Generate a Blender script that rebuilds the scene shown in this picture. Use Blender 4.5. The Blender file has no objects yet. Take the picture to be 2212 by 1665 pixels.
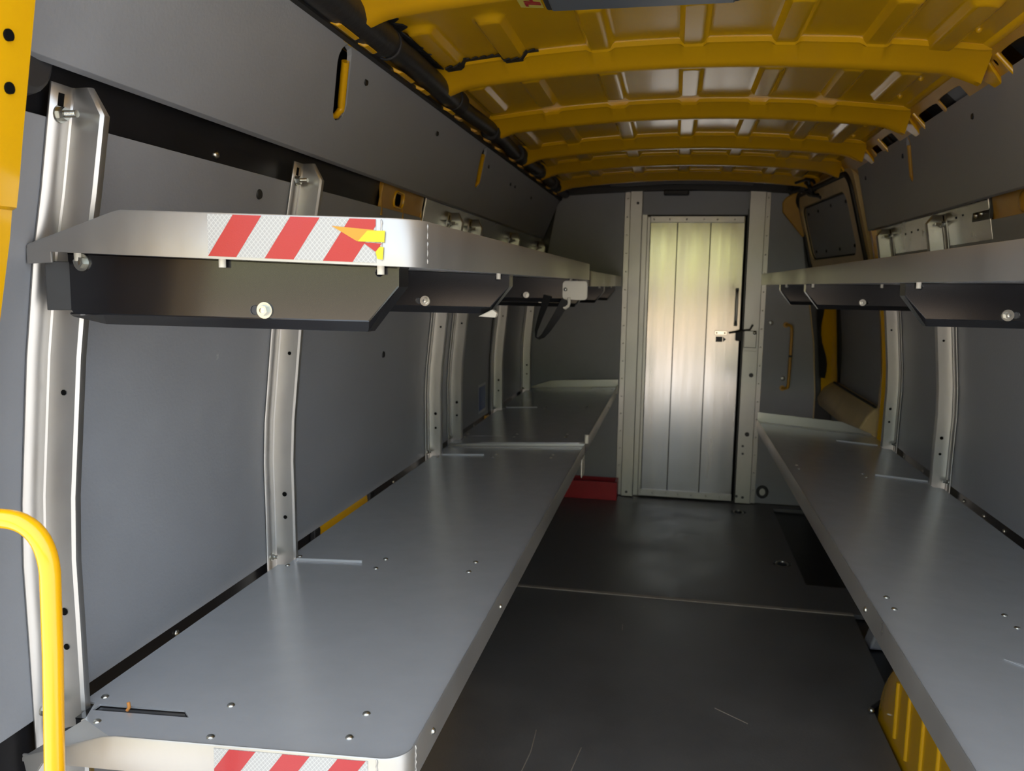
import bpy, bmesh, math, random
from mathutils import Vector, Matrix
random.seed(7)
SC = bpy.context.scene
COL = SC.collection
PI = math.pi

# ------------------------------------------------------------------ camera
cam_d = bpy.data.cameras.new('camera')
cam = bpy.data.objects.new('camera', cam_d)
COL.objects.link(cam)
ax = Vector((0.98088515, 0.19388477, 0.01652354))     # camera right in world
ay = Vector((-0.04013335, 0.11848514, 0.99214444))    # camera up
az = -Vector((-0.1904039, 0.97384289, -0.12400156))   # minus view direction
m = Matrix((ax, ay, az)).transposed().to_4x4()
m.translation = Vector((0, 0, 1.26))
cam.matrix_world = m
cam_d.sensor_width = 36
cam_d.lens = 36 * 1763 / 2212
cam_d.clip_start = 0.02
cam_d.dof.use_dof = True
cam_d.dof.focus_distance = 1.25
cam_d.dof.aperture_fstop = 9.0
SC.camera = cam

# ------------------------------------------------------------------ sky, sun, exposure
w = bpy.data.worlds.new('sky')
SC.world = w
w.use_nodes = True
bg = w.node_tree.nodes['Background']
bg.inputs[0].default_value = (0.76, 0.87, 1.0, 1)
bg.inputs[1].default_value = 0.62
sl = bpy.data.lights.new('sun', 'SUN')
sl.energy = 6.5
sl.angle = math.radians(2.0)
sl.color = (1.0, 0.93, 0.82)
so = bpy.data.objects.new('sun', sl)
COL.objects.link(so)
so.rotation_euler = (math.radians(-42), 0, math.radians(12))
vs = SC.view_settings
vs.view_transform = 'Standard'
vs.look = 'None'
vs.exposure = 2.3
vs.gamma = 1.0
vs.use_curve_mapping = False

# ------------------------------------------------------------------ materials
def srgb(r, g, b):
    f = lambda c: (c / 255 / 12.92) if c / 255 <= 0.04045 else ((c / 255 + 0.055) / 1.055) ** 2.4
    return (f(r), f(g), f(b), 1)

def mat(name, col, rough=0.5, metal=0.0, var=0.0, vscale=6.0, bump=0.0, bscale=60.0, rvar=0.0,
        marks=None, mscale=9.0, mthr=0.68, stretch=(1, 1, 1), spec=0.5, coat=0.0, aniso=0.0, fine=0.0):
    M = bpy.data.materials.new(name)
    M.use_nodes = True
    nt = M.node_tree
    N = nt.nodes
    L = nt.links
    b = N['Principled BSDF']
    b.inputs['Base Color'].default_value = col
    b.inputs['Roughness'].default_value = rough
    b.inputs['Metallic'].default_value = metal
    b.inputs['Specular IOR Level'].default_value = spec
    b.inputs['Coat Weight'].default_value = coat
    b.inputs['Coat Roughness'].default_value = 0.12
    b.inputs['Anisotropic'].default_value = aniso
    tc = N.new('ShaderNodeTexCoord')
    mp = N.new('ShaderNodeMapping')
    mp.inputs['Scale'].default_value = stretch
    L.new(tc.outputs['Object'], mp.inputs['Vector'])
    cur = None
    if var or rvar:
        n = N.new('ShaderNodeTexNoise')
        n.inputs['Scale'].default_value = vscale
        n.inputs['Detail'].default_value = 6
        n.inputs['Roughness'].default_value = 0.65
        L.new(mp.outputs[0], n.inputs['Vector'])
        if var:
            r = N.new('ShaderNodeMapRange')
            r.inputs[1].default_value = 0.25
            r.inputs[2].default_value = 0.75
            r.inputs[3].default_value = 1 - var
            r.inputs[4].default_value = 1 + var
            L.new(n.outputs[0], r.inputs[0])
            mx = N.new('ShaderNodeMix')
            mx.data_type = 'RGBA'
            mx.blend_type = 'MULTIPLY'
            mx.inputs[0].default_value = 1
            mx.inputs[6].default_value = col
            L.new(r.outputs[0], mx.inputs[7])
            cur = mx.outputs[2]
        if rvar:
            r2 = N.new('ShaderNodeMapRange')
            r2.inputs[1].default_value = 0.3
            r2.inputs[2].default_value = 0.7
            r2.inputs[3].default_value = max(0.02, rough - rvar)
            r2.inputs[4].default_value = rough + rvar
            L.new(n.outputs[0], r2.inputs[0])
            L.new(r2.outputs[0], b.inputs['Roughness'])
    if marks:
        n3 = N.new('ShaderNodeTexNoise')
        n3.inputs['Scale'].default_value = mscale
        n3.inputs['Detail'].default_value = 8
        n3.inputs['Roughness'].default_value = 0.72
        L.new(mp.outputs[0], n3.inputs['Vector'])
        r3 = N.new('ShaderNodeMapRange')
        r3.inputs[1].default_value = mthr
        r3.inputs[2].default_value = mthr + 0.04
        L.new(n3.outputs[0], r3.inputs[0])
        mx2 = N.new('ShaderNodeMix')
        mx2.data_type = 'RGBA'
        L.new(r3.outputs[0], mx2.inputs[0])
        if cur is not None:
            L.new(cur, mx2.inputs[6])
        else:
            mx2.inputs[6].default_value = col
        mx2.inputs[7].default_value = marks
        cur = mx2.outputs[2]
    if cur is not None:
        L.new(cur, b.inputs['Base Color'])
    if bump:
        n2 = N.new('ShaderNodeTexNoise')
        n2.inputs['Scale'].default_value = bscale
        n2.inputs['Detail'].default_value = 4
        L.new(mp.outputs[0], n2.inputs['Vector'])
        bp = N.new('ShaderNodeBump')
        bp.inputs['Strength'].default_value = bump
        bp.inputs['Distance'].default_value = 0.002
        L.new(n2.outputs[0], bp.inputs['Height'])
        L.new(bp.outputs[0], b.inputs['Normal'])
    return M

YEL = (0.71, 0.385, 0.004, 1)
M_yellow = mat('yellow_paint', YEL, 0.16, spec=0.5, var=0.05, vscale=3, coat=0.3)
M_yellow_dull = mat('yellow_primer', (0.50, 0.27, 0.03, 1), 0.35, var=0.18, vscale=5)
M_cream = mat('pale_yellow_inner_paint', (0.60, 0.45, 0.22, 1), 0.4, var=0.15, vscale=6)
M_yrail = mat('chipped_yellow_paint', (0.80, 0.40, 0.004, 1), 0.2, var=0.05, vscale=4, marks=(0.13, 0.09, 0.05, 1),
              mscale=38, mthr=0.655, stretch=(1, 1, .45), coat=0.3)
M_panel = mat('grey_wall_board', (0.275, 0.287, 0.312, 1), 0.46, var=0.07, vscale=4, bump=0.22, bscale=170, rvar=0.06,
              marks=(0.42, 0.425, 0.435, 1), mscale=16, mthr=0.715)
M_floor = mat('charcoal_floor_board', (0.125, 0.124, 0.124, 1), 0.42, var=0.30, vscale=2.4, bump=0.25, bscale=130, rvar=0.1,
              marks=(0.18, 0.17, 0.155, 1), mscale=10, mthr=0.665)
M_shelf = mat('satin_grey_shelf_sheet', (0.60, 0.612, 0.635, 1), 0.25, 0.5, var=0.035, vscale=14, rvar=0.02, stretch=(1, 1.3, 1))
M_alu = mat('brushed_aluminium', (0.44, 0.43, 0.415, 1), 0.36, 0.72, var=0.10, vscale=5, rvar=0.09, bump=0.05, bscale=90,
            stretch=(1, 1, .5))
M_post = mat('smudged_aluminium', (0.56, 0.55, 0.535, 1), 0.38, 0.9, var=0.10, vscale=6, rvar=0.08,
             marks=(0.22, 0.22, 0.23, 1), mscale=34, mthr=0.705, stretch=(1, 1, .7))
M_door = mat('brushed_door_aluminium', (0.43, 0.42, 0.405, 1), 0.22, 1.0, var=0.08, vscale=4, rvar=0.06, bump=0.06, bscale=60,
             stretch=(3, 1, .25), marks=(0.36, 0.35, 0.34, 1), mscale=12, mthr=0.70, aniso=0.5)
M_frame = mat('dull_aluminium_frame', (0.42, 0.415, 0.395, 1), 0.42, 0.9, var=0.15, vscale=5, rvar=0.08, stretch=(1, 1, .4))
M_plate = mat('mill_aluminium_plate', (0.42, 0.42, 0.41, 1), 0.24, 1.0, var=0.12, vscale=4, rvar=0.06)
M_black = mat('black_enamel', (0.010, 0.010, 0.012, 1), 0.20, 0.0, spec=0.6, coat=0.2)
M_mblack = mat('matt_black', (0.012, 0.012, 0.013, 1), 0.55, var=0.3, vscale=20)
M_bband = mat('black_body_steel', (0.011, 0.011, 0.013, 1), 0.34, var=0.3, vscale=12)
M_rubber = mat('dark_rubber', (0.035, 0.036, 0.040, 1), 0.5)
M_conduit = mat('dark_grey_conduit', (0.020, 0.021, 0.024, 1), 0.42, bump=0.5, bscale=40)
M_zinc = mat('zinc_plated_steel', (0.52, 0.52, 0.48, 1), 0.28, 1.0, var=0.1, vscale=40)
M_bright = mat('bright_steel', (0.78, 0.74, 0.70, 1), 0.2, 1.0)
M_white = mat('white_plastic', (0.66, 0.63, 0.55, 1), 0.4)
M_red = mat('red_paint', (0.42, 0.012, 0.022, 1), 0.4, var=0.15, vscale=8)
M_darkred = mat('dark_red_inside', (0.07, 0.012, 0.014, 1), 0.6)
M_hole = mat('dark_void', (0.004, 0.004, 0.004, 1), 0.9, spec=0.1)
M_seam = mat('beige_seam_trim', (0.34, 0.30, 0.25, 1), 0.5, var=0.2, vscale=15)
M_strap = mat('black_webbing', (0.008, 0.008, 0.009, 1), 0.7, bump=0.5, bscale=300)
M_blue = mat('blue_sticker', (0.02, 0.06, 0.26, 1), 0.4)
M_paper = mat('white_sticker_edge', (0.5, 0.52, 0.55, 1), 0.45)
M_lens = mat('grey_lamp_lens', (0.12, 0.135, 0.155, 1), 0.3)
M_tred = mat('reflective_red', (0.36, 0.004, 0.009, 1), 0.3, bump=0.12, bscale=700, coat=0.25)
M_tyel = mat('reflective_yellow', (0.58, 0.46, 0.01, 1), 0.3)
M_tora = mat('reflective_orange', (0.58, 0.24, 0.015, 1), 0.3)
M_caulk = mat('black_sealant', (0.010, 0.010, 0.011, 1), 0.65, bump=1.0, bscale=120)
M_label = mat('yellow_label_paper', (0.62, 0.52, 0.10, 1), 0.5)
M_lred = mat('label_red_print', (0.36, 0.02, 0.025, 1), 0.5)
M_cig = mat('orange_scrap', (0.6, 0.24, 0.05, 1), 0.6)

def honeycomb_white():
    M = bpy.data.materials.new('reflective_white_honeycomb')
    M.use_nodes = True
    N = M.node_tree.nodes
    L = M.node_tree.links
    b = N['Principled BSDF']
    b.inputs['Roughness'].default_value = 0.32
    tc = N.new('ShaderNodeTexCoord')
    sp = N.new('ShaderNodeSeparateXYZ')
    L.new(tc.outputs['Object'], sp.inputs[0])
    def lin(sgn):
        a = N.new('ShaderNodeMath'); a.operation = 'MULTIPLY'; a.inputs[1].default_value = sgn * 0.9
        L.new(sp.outputs[2], a.inputs[0])
        s = N.new('ShaderNodeMath'); s.operation = 'ADD'
        L.new(sp.outputs[0], s.inputs[0]); L.new(a.outputs[0], s.inputs[1])
        k = N.new('ShaderNodeMath'); k.operation = 'MULTIPLY'; k.inputs[1].default_value = 170
        L.new(s.outputs[0], k.inputs[0])
        f = N.new('ShaderNodeMath'); f.operation = 'FRACT'
        L.new(k.outputs[0], f.inputs[0])
        c = N.new('ShaderNodeMath'); c.operation = 'LESS_THAN'; c.inputs[1].default_value = 0.16
        L.new(f.outputs[0], c.inputs[0])
        return c
    a, c = lin(1), lin(-1)
    mxm = N.new('ShaderNodeMath'); mxm.operation = 'MAXIMUM'
    L.new(a.outputs[0], mxm.inputs[0]); L.new(c.outputs[0], mxm.inputs[1])
    mx = N.new('ShaderNodeMix'); mx.data_type = 'RGBA'
    mx.inputs[6].default_value = (0.34, 0.34, 0.335, 1)
    mx.inputs[7].default_value = (0.47, 0.47, 0.46, 1)
    L.new(mxm.outputs[0], mx.inputs[0])
    L.new(mx.outputs[2], b.inputs['Base Color'])
    return M
M_twhite = honeycomb_white()

# ------------------------------------------------------------------ mesh helpers
ORG = {}

class MB:
    def __init__(s):
        s.v, s.f, s.mi = [], [], []
    def add(s, vs, fs, mi=0):
        o = len(s.v)
        s.v += [tuple(p) for p in vs]
        for f in fs:
            s.f.append(tuple(i + o for i in f)); s.mi.append(mi)
        return s
    def box(s, x0, x1, y0, y1, z0, z1, mi=0):
        v = [(x, y, z) for z in (z0, z1) for y in (y0, y1) for x in (x0, x1)]
        return s.add(v, [(0, 2, 3, 1), (4, 5, 7, 6), (0, 1, 5, 4), (2, 6, 7, 3), (0, 4, 6, 2), (1, 3, 7, 5)], mi)
    def prism(s, pts, off, mi=0):
        n = len(pts); off = Vector(off)
        a = [Vector(p) for p in pts]; b = [p + off for p in a]
        f = [tuple(reversed(range(n))), tuple(range(n, 2 * n))]
        f += [(i, (i + 1) % n, n + (i + 1) % n, n + i) for i in range(n)]
        return s.add(a + b, f, mi)
    def loft(s, rings, closed=True, caps=True, mi=0):
        n = len(rings[0]); v = [p for r in rings for p in r]; f = []
        for k in range(len(rings) - 1):
            for i in range(n if closed else n - 1):
                j = (i + 1) % n
                f.append((k * n + i, k * n + j, (k + 1) * n + j, (k + 1) * n + i))
        if closed and caps:
            f.append(tuple(reversed(range(n))))
            f.append(tuple(range((len(rings) - 1) * n, len(rings) * n)))
        return s.add(v, f, mi)
    def cyl(s, p0, p1, r0, r1=None, n=14, mi=0):
        p0, p1 = Vector(p0), Vector(p1); r1 = r0 if r1 is None else r1
        d = (p1 - p0).normalized()
        a = d.orthogonal().normalized(); b = d.cross(a)
        ring = lambda p, r: [p + a * (r * math.cos(t)) + b * (r * math.sin(t)) for t in [2 * PI * i / n for i in range(n)]]
        return s.loft([ring(p0, r0), ring(p1, r1)], mi=mi)
    def tube(s, path, r, n=12, mi=0):
        P = [Vector(p) for p in path]; rings = []
        d = (P[1] - P[0]).normalized(); a = d.orthogonal().normalized()
        for i, p in enumerate(P):
            d = (P[min(i + 1, len(P) - 1)] - P[max(i - 1, 0)]).normalized()
            a = (a - d * a.dot(d)).normalized(); b = d.cross(a)
            rr = r[i] if isinstance(r, (list, tuple)) else r
            rings.append([p + a * (rr * math.cos(t)) + b * (rr * math.sin(t)) for t in [2 * PI * k / n for k in range(n)]])
        return s.loft(rings, mi=mi)
    def dome(s, c, nrm, r, h, n=12, mi=0):
        c = Vector(c); d = Vector(nrm).normalized(); a = d.orthogonal().normalized(); b = d.cross(a)
        rings = []
        for k, (rr, hh) in enumerate(((1, -.15), (1, 0.12), (.82, .55), (.45, .9), (.05, 1))):
            rings.append([c + d * (h * hh) + (a * math.cos(t) + b * math.sin(t)) * (r * rr) for t in [2 * PI * i / n for i in range(n)]])
        return s.loft(rings, mi=mi)
    def hexa(s, c, nrm, r, h, mi=0):
        c = Vector(c); d = Vector(nrm).normalized()
        return s.cyl(c, c + d * h, r, n=6, mi=mi)
    def build(s, name, mats, parent=None, org=None, smooth=0, bevel=0, solid=0, bseg=2):
        if org is None:
            org = ORG[parent.name] if parent else Vector((0, 0, 0))
        org = Vector(org)
        me = bpy.data.meshes.new(name)
        me.from_pydata([tuple(Vector(p) - org) for p in s.v], [], s.f)
        if not isinstance(mats, (list, tuple)): mats = [mats]
        for mm in mats: me.materials.append(mm)
        if len(mats) > 1: me.polygons.foreach_set('material_index', s.mi)
        bm = bmesh.new(); bm.from_mesh(me)
        if solid:
            bmesh.ops.remove_doubles(bm, verts=bm.verts, dist=1e-5)
        bmesh.ops.recalc_face_normals(bm, faces=bm.faces)
        bm.to_mesh(me); bm.free()
        o = bpy.data.objects.new(name, me)
        COL.objects.link(o)
        ORG[o.name] = org
        if parent:
            o.parent = parent; o.location = org - ORG[parent.name]
        else:
            o.location = org
        if solid:
            md = o.modifiers.new('thickness', 'SOLIDIFY'); md.thickness = solid; md.offset = 0
        if bevel:
            md = o.modifiers.new('edge', 'BEVEL'); md.width = bevel; md.segments = bseg
            md.limit_method = 'ANGLE'; md.angle_limit = math.radians(35)
        if smooth:
            for p in me.polygons: p.use_smooth = True
            me.set_sharp_from_angle(angle=math.radians(smooth))
        return o

def thing(name, label, cat, org, group=None, kind=None):
    o = bpy.data.objects.new(name, None)
    COL.objects.link(o)
    o.location = org
    o.empty_display_size = 0.05
    ORG[o.name] = Vector(org)
    tag(o, label, cat, group, kind)
    return o

def tag(o, label=None, cat=None, group=None, kind=None):
    if label: o['label'] = label
    if cat: o['category'] = cat
    if group: o['group'] = group
    if kind: o['kind'] = kind
    return o

def share(src, loc_world, parent, name=None):
    c = bpy.data.objects.new(name or src.name.split('.')[0], src.data)
    COL.objects.link(c)
    c.parent = parent
    c.location = Vector(loc_world) - ORG[parent.name]
    ORG[c.name] = Vector(loc_world)
    return c

def circ(cx, cy, r, n=16, ry=None):
    ry = ry or r
    return [(cx + r * math.cos(2 * PI * i / n), cy + ry * math.sin(2 * PI * i / n)) for i in range(n)]

def rrect(x0, x1, y0, y1, r, n=5):
    p = []
    for cx, cy, a0 in ((x1 - r, y1 - r, 0), (x0 + r, y1 - r, PI / 2), (x0 + r, y0 + r, PI), (x1 - r, y0 + r, 1.5 * PI)):
        for i in range(n + 1):
            a = a0 + PI / 2 * i / n
            p.append((cx + r * math.cos(a), cy + r * math.sin(a)))
    return p

def plate(outer, holes, front, back, mb=None, mi=0):
    """flat outline with real holes, mapped to 3-D by front(u,v) and back(u,v)"""
    mb = mb or MB()
    bm = bmesh.new(); loops = []; n = 0; edges = []
    pts = []
    for lp in [outer] + holes:
        vs_ = [bm.verts.new((u, v, 0)) for u, v in lp]
        for i in range(len(vs_)): edges.append(bm.edges.new((vs_[i], vs_[(i + 1) % len(vs_)])))
        loops.append(list(range(n, n + len(lp)))); n += len(lp); pts += list(lp)
    bm.verts.index_update()
    bmesh.ops.triangle_fill(bm, use_beauty=True, use_dissolve=False, edges=edges, normal=(0, 0, 1))
    tris = [tuple(v.index for v in f.verts) for f in bm.faces]
    bm.free()
    v = [front(*p) for p in pts] + [back(*p) for p in pts]
    f = list(tris) + [tuple(i + n for i in reversed(t)) for t in tris]
    for lp in loops:
        for i in range(len(lp)):
            a, b = lp[i], lp[(i + 1) % len(lp)]
            f.append((a, b, b + n, a + n))
    return mb.add(v, f, mi)

def lerp(a, b, t): return a + (b - a) * t

def prof(tab, z):
    if z <= tab[0][0]: return tab[0][1]
    for (z0, x0), (z1, x1) in zip(tab, tab[1:]):
        if z <= z1: return lerp(x0, x1, (z - z0) / (z1 - z0))
    return tab[-1][1]

WL = [(0, -.872), (.6, -.868), (.86, -.872), (.95, -.868), (1.15, -.848), (1.29, -.828), (1.37, -.812), (1.5, -.790), (1.77, -.73)]
def xl(z): return prof(WL, z)
def xr(z): return -prof(WL, z) + .035
ZS = [0, .3, .6, .75, .86, .95, 1.05, 1.15, 1.22, 1.29, 1.37, 1.46, 1.5, 1.55, 1.62, 1.7, 1.77]

def wall_sheet(fx, side, y0, y1, z0, z1, off=0.0, t=.009, mb=None):
    """sheet that follows the curved van side between z0 and z1; off is inward"""
    zs = [z0] + [z for z in ZS if z0 < z < z1] + [z1]
    mb = mb or MB()
    rings = []
    for y in (y0, y1):
        r = [(fx(z) + side * off, y, z) for z in zs] + [(fx(z) + side * (off - t), y, z) for z in reversed(zs)]
        rings.append(r)
    n = len(zs)
    v = rings[0] + rings[1]; N = 2 * n; f = []
    for i in range(N):
        j = (i + 1) % N
        f.append((i, j, N + j, N + i))
    for k in range(n - 1):                                  # end faces as quads
        f.append((k, k + 1, N - 2 - k, N - 1 - k))
        f.append((N + k, N + N - 1 - k, N + N - 2 - k, N + k + 1))
    return mb.add(v, f)

Y0, Y1 = .80, 4.87        # rear edge of the side walls, bulkhead plane

# ================================================================== GROUND OUTSIDE (behind the open doors)
gm = bpy.data.materials.new('paved_yard'); gm.use_nodes = True
_N, _L = gm.node_tree.nodes, gm.node_tree.links
_b = _N['Principled BSDF']; _b.inputs['Roughness'].default_value = 0.85
_tc = _N.new('ShaderNodeTexCoord'); _sp = _N.new('ShaderNodeSeparateXYZ'); _L.new(_tc.outputs['Object'], _sp.inputs[0])
_r = _N.new('ShaderNodeMapRange'); _r.inputs[1].default_value = -11; _r.inputs[2].default_value = -14
_L.new(_sp.outputs[1], _r.inputs[0])
_nz = _N.new('ShaderNodeTexNoise'); _nz.inputs['Scale'].default_value = 0.8; _nz.inputs['Detail'].default_value = 8
_L.new(_tc.outputs['Object'], _nz.inputs['Vector'])
_m = _N.new('ShaderNodeMix'); _m.data_type = 'RGBA'
_m.inputs[6].default_value = (0.30, 0.30, 0.305, 1); _m.inputs[7].default_value = (0.46, 0.34, 0.25, 1)
_L.new(_r.outputs[0], _m.inputs[0])
_m2 = _N.new('ShaderNodeMix'); _m2.data_type = 'RGBA'; _m2.blend_type = 'MULTIPLY'; _m2.inputs[0].default_value = .35
_L.new(_m.outputs[2], _m2.inputs[6]); _L.new(_nz.outputs[0], _m2.inputs[7]); _L.new(_m2.outputs[2], _b.inputs['Base Color'])
g = MB().add([(-90, -90, -.72), (90, -90, -.72), (90, 40, -.72), (-90, 40, -.72)], [(0, 1, 2, 3)]).build('ground', gm)
tag(g, 'paved yard behind the open rear doors', 'ground', kind='structure')
M_leaf = mat('tree_leaves', (0.20, 0.215, 0.085, 1), 0.7, var=0.45, vscale=0.8)
hv, hf = [], []
nx, nz = 90, 12
for k in range(nz + 1):
    for i in range(nx + 1):
        x = -60 + 120 * i / nx; t = k / nz
        h = 7.5 + 1.6 * math.sin(x * .31) + 1.1 * math.sin(x * .83 + 1)
        hv.append((x, -46 - 3 * math.sin(PI * t) * -1 + random.uniform(-.5, .5) - 4 * (t ** 2), -.72 + h * t + random.uniform(-.25, .25) * (k > 0)))
for k in range(nz):
    for i in range(nx):
        a = k * (nx + 1) + i; hf.append((a, a + 1, a + nx + 2, a + nx + 1))
hd = MB().add(hv, hf).build('tree_line', M_leaf)
tag(hd, 'row of green trees along the far side of the yard', 'trees', kind='stuff')

# ================================================================== FLOOR
floor = MB().box(-.93, .965, .62, 4.92, -.06, -.022).build('floor', M_bband)
tag(floor, 'black steel load floor of the van', 'floor', kind='structure')
seam_y = 3.25
fl = lambda u, v: (u, v, 0); fb = lambda u, v: (u, v, -.018)
arch = rrect(0, 1, 0, 1, .1)  # placeholder outline helper (unused geometry is never linked)
near_board = [(-.61, .66), (.64, .66), (.64, 2.52), (.715, 2.62), (.735, seam_y - .004), (-.865, seam_y - .004), (-.865, 2.56), (-.61, 2.5)]
far_board = [(-.865, seam_y + .004), (.89, seam_y + .004), (.89, 3.55), (.605, 3.55), (.605, 4.78), (.80, 4.78), (.80, 4.868), (-.865, 4.868)]
ringholes = [circ(.538, 3.808, .042, 18), circ(.405, 4.658, .042, 18)]
plate(near_board, [], fl, fb).build('floor_board', M_floor, floor, bevel=.0015)
plate(far_board, ringholes, fl, fb).build('floor_board', M_floor, floor, bevel=.0015)
MB().box(-.865, .735, seam_y - .011, seam_y + .011, -.01, .003).build('seam_trim', M_seam, floor, bevel=.0008)
for cx_, cy_ in ((.538, 3.808), (.405, 4.658)):
    c = MB(); c.cyl((cx_, cy_, -.021), (cx_, cy_, -.012), .0415, n=18)
    cup = c.build('lashing_cup', M_rubber, floor)
    rg = MB(); rg.tube([(cx_ + .027 * math.cos(a), cy_ + .027 * math.sin(a), -.004 + .004 * math.sin(a)) for a in [2 * PI * i / 20 for i in range(21)]], .0045, 8)
    rg.build('lashing_ring', M_zinc, cup, org=ORG[floor.name], smooth=60)
for pts_ in (((-.335, 2.16), (-.332, 2.05), (-.340, 1.96), (-.345, 1.88)), ((-.20, 2.10), (-.215, 1.98), (-.222, 1.90)), ((-.14, 2.95), (-.138, 2.90)), ((.30, 4.05), (.36, 4.0), (.40, 3.98)), ((.17, 2.4), (.26, 2.33))):
    MB().tube([(x, y, .0) for x, y in pts_], .0013, 6).build('scratch', M_seam, floor)
# step well beside the sliding door
sw = MB()
sw.box(.605, .93, 3.55, 4.78, -.26, -.25)
sw.box(.600, .606, 3.55, 4.78, -.26, -.019)
sw.box(.605, .93, 3.545, 3.551, -.26, -.019)
sw.box(.605, .93, 4.779, 4.785, -.26, -.019)
sw.build('step_well', M_mblack, floor)

# ================================================================== WALL LEFT
wl = MB()
wall_sheet(xl, 1, Y0 - .02, 4.9, -.3, 1.94, off=-.055, t=.004, mb=wl)
wall_left = wl.build('wall_left', M_yellow_dull)
tag(wall_left, 'van side wall of grey boards on yellow and black steel, without a door', 'wall', kind='structure')
p = wall_sheet(xl, 1, Y0, 3.846, .632, 1.462).build('wall_panel', M_panel, wall_left, bevel=.0012, smooth=50)
p['label'] = 'large grey wall board with scuffs'
wall_sheet(xl, 1, 3.852, 4.862, .632, 1.462).build('wall_panel', M_panel, wall_left, bevel=.0012, smooth=50)
wall_sheet(xl, 1, Y0, 4.862, .02, .545).build('wall_panel', M_panel, wall_left, bevel=.0012, smooth=50)
# black waist rail under the big board
wall_sheet(xl, 1, Y0, 1.90, .54, .636, off=-.014).build('waist_rail', M_bband, wall_left)
wall_sheet(xl, 1, 2.262, 4.862, .54, .636, off=-.014).build('waist_rail', M_bband, wall_left)
q = MB()
rings = []
for y in (1.895, 2.266):
    rings.append([(xl(.6) + .006 * math.sin(a) + -.012 + (.0), y, .588 + .042 * math.cos(a)) if a <= PI else (xl(.6) - .03, y, .588 + .042 * math.cos(a)) for a in [2 * PI * i / 16 for i in range(16)]])
q.loft(rings)
q.build('waist_rail', M_yellow, wall_left, smooth=60)['label'] = 'bare yellow stretch of the waist rail'
for y in (1.885, 2.27):
    MB().box(xl(.6) - .012, xl(.6) + .002, y - .017, y + .017, .56, .632).build('rail_clip', M_mblack, wall_left, bevel=.002)
for y in (1.3, 1.885, 2.27, 2.5, 3.0, 3.35, 3.6, 4.2, 4.5):
    MB().dome((xl(.6) - .0125, y, .607), (1, 0, 0), .006, .004, 10).build('rivet', M_zinc, wall_left)
# black band, pressed yellow steel and aluminium plate between boards
wall_sheet(xl, 1, Y0, 2.165, 1.40, 1.60, off=-.016).build('black_band', M_bband, wall_left)
ypl = plate([(2.165, 1.42), (2.535, 1.42), (2.535, 1.58), (2.165, 1.58)], [rrect(2.275, 2.345, 1.478, 1.512, .014)],
            lambda u, v: (xl(v) - .006, u, v), lambda u, v: (xl(v) - .012, u, v))
o = ypl.build('pressed_steel', M_yellow_dull, wall_left, bevel=.001); o['label'] = 'yellow steel strip with an oblong hole'
MB().box(xl(1.5) - .04, xl(1.5) - .03, 2.25, 2.37, 1.46, 1.53).build('hole_shade', M_hole, wall_left)  # black sheet that paints the shade inside the oblong hole
rim = MB(); pr = rrect(2.270, 2.350, 1.473, 1.517, .017)
rim.tube([(xl(v) - .005, u, v) for u, v in pr + pr[:1]], .0035, 8)
rim.build('hole_rim', M_yellow, wall_left, smooth=60)
for y in (2.17, 2.35, 2.53):
    MB().box(xl(1.47) - .007, xl(1.47) - .001, y - .004, y + .004, 1.44, 1.56).build('press_fold', M_yellow_dull, wall_left)
plate([(2.54, 1.405), (4.86, 1.405), (4.86, 1.56), (2.54, 1.56)], [],
      lambda u, v: (xl(v) + .001, u, v), lambda u, v: (xl(v) - .004, u, v)).build('aluminium_band', M_plate, wall_left, bevel=.001)
# upper board: leans inwards, with slotted openings
def up_l(y, t): return (lerp(-.765, -.672, t), y, lerp(1.526, 1.752, t))
def up_lb(y, t): return (lerp(-.765, -.672, t) - .011, y, lerp(1.526, 1.752, t) - .004)
def slot_pts(yb, tb, yt, tt, wv):
    """capsule outline between two points of the leaning board"""
    n = 6
    d = Vector((yt - yb, (tt - tb) * .24)); d.normalize(); nn = Vector((-d.y, d.x))
    p_ = []
    for (yc, tc, a0) in ((yb, tb, PI), (yt, tt, 0)):
        for i in range(n + 1):
            a = a0 + PI * i / n
            o_ = (nn * math.cos(a) + d * math.sin(a)) * wv
            p_.append((yc + o_.x, tc + o_.y / .24))
    return p_
SL = [(1.712, .46, 1.655, .84, .028), (2.985, .46, 2.915, .84, .027)]
holesL = [slot_pts(*s_) for s_ in SL]
def panel_clips(fp, sgn, pts_, parent):
    for y, t in pts_:
        c = Vector(fp(y, t)); MB().cyl(c + Vector((-sgn * .002, 0, 0)), c + Vector((sgn * .0012, 0, 0)), .0105, .0095, 14).build('panel_clip', M_mblack, parent, smooth=40)
panel_clips(up_l, 1, ((1.79, .78), (2.364, .74), (3.04, .74), (3.48, .69), (3.58, .695), (4.0, .676)), wall_left)
up = plate([(Y0, 0), (4.80, 0), (4.80, 1), (Y0, 1)], holesL, up_l, up_lb).build('upper_panel', M_panel, wall_left, bevel=.001)
up['label'] = 'leaning upper grey board with slots'
def up_back(y, t): return (lerp(-.765, -.672, t) - .05, y, lerp(1.526, 1.752, t) - .012)
plate([(Y0, -.1), (4.86, -.1), (4.86, 1.05), (Y0, 1.05)], [], up_back, lambda y, t: tuple(Vector(up_back(y, t)) - Vector((.004, 0, 0)))).build('inner_skin', M_mblack, wall_left)
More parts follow.
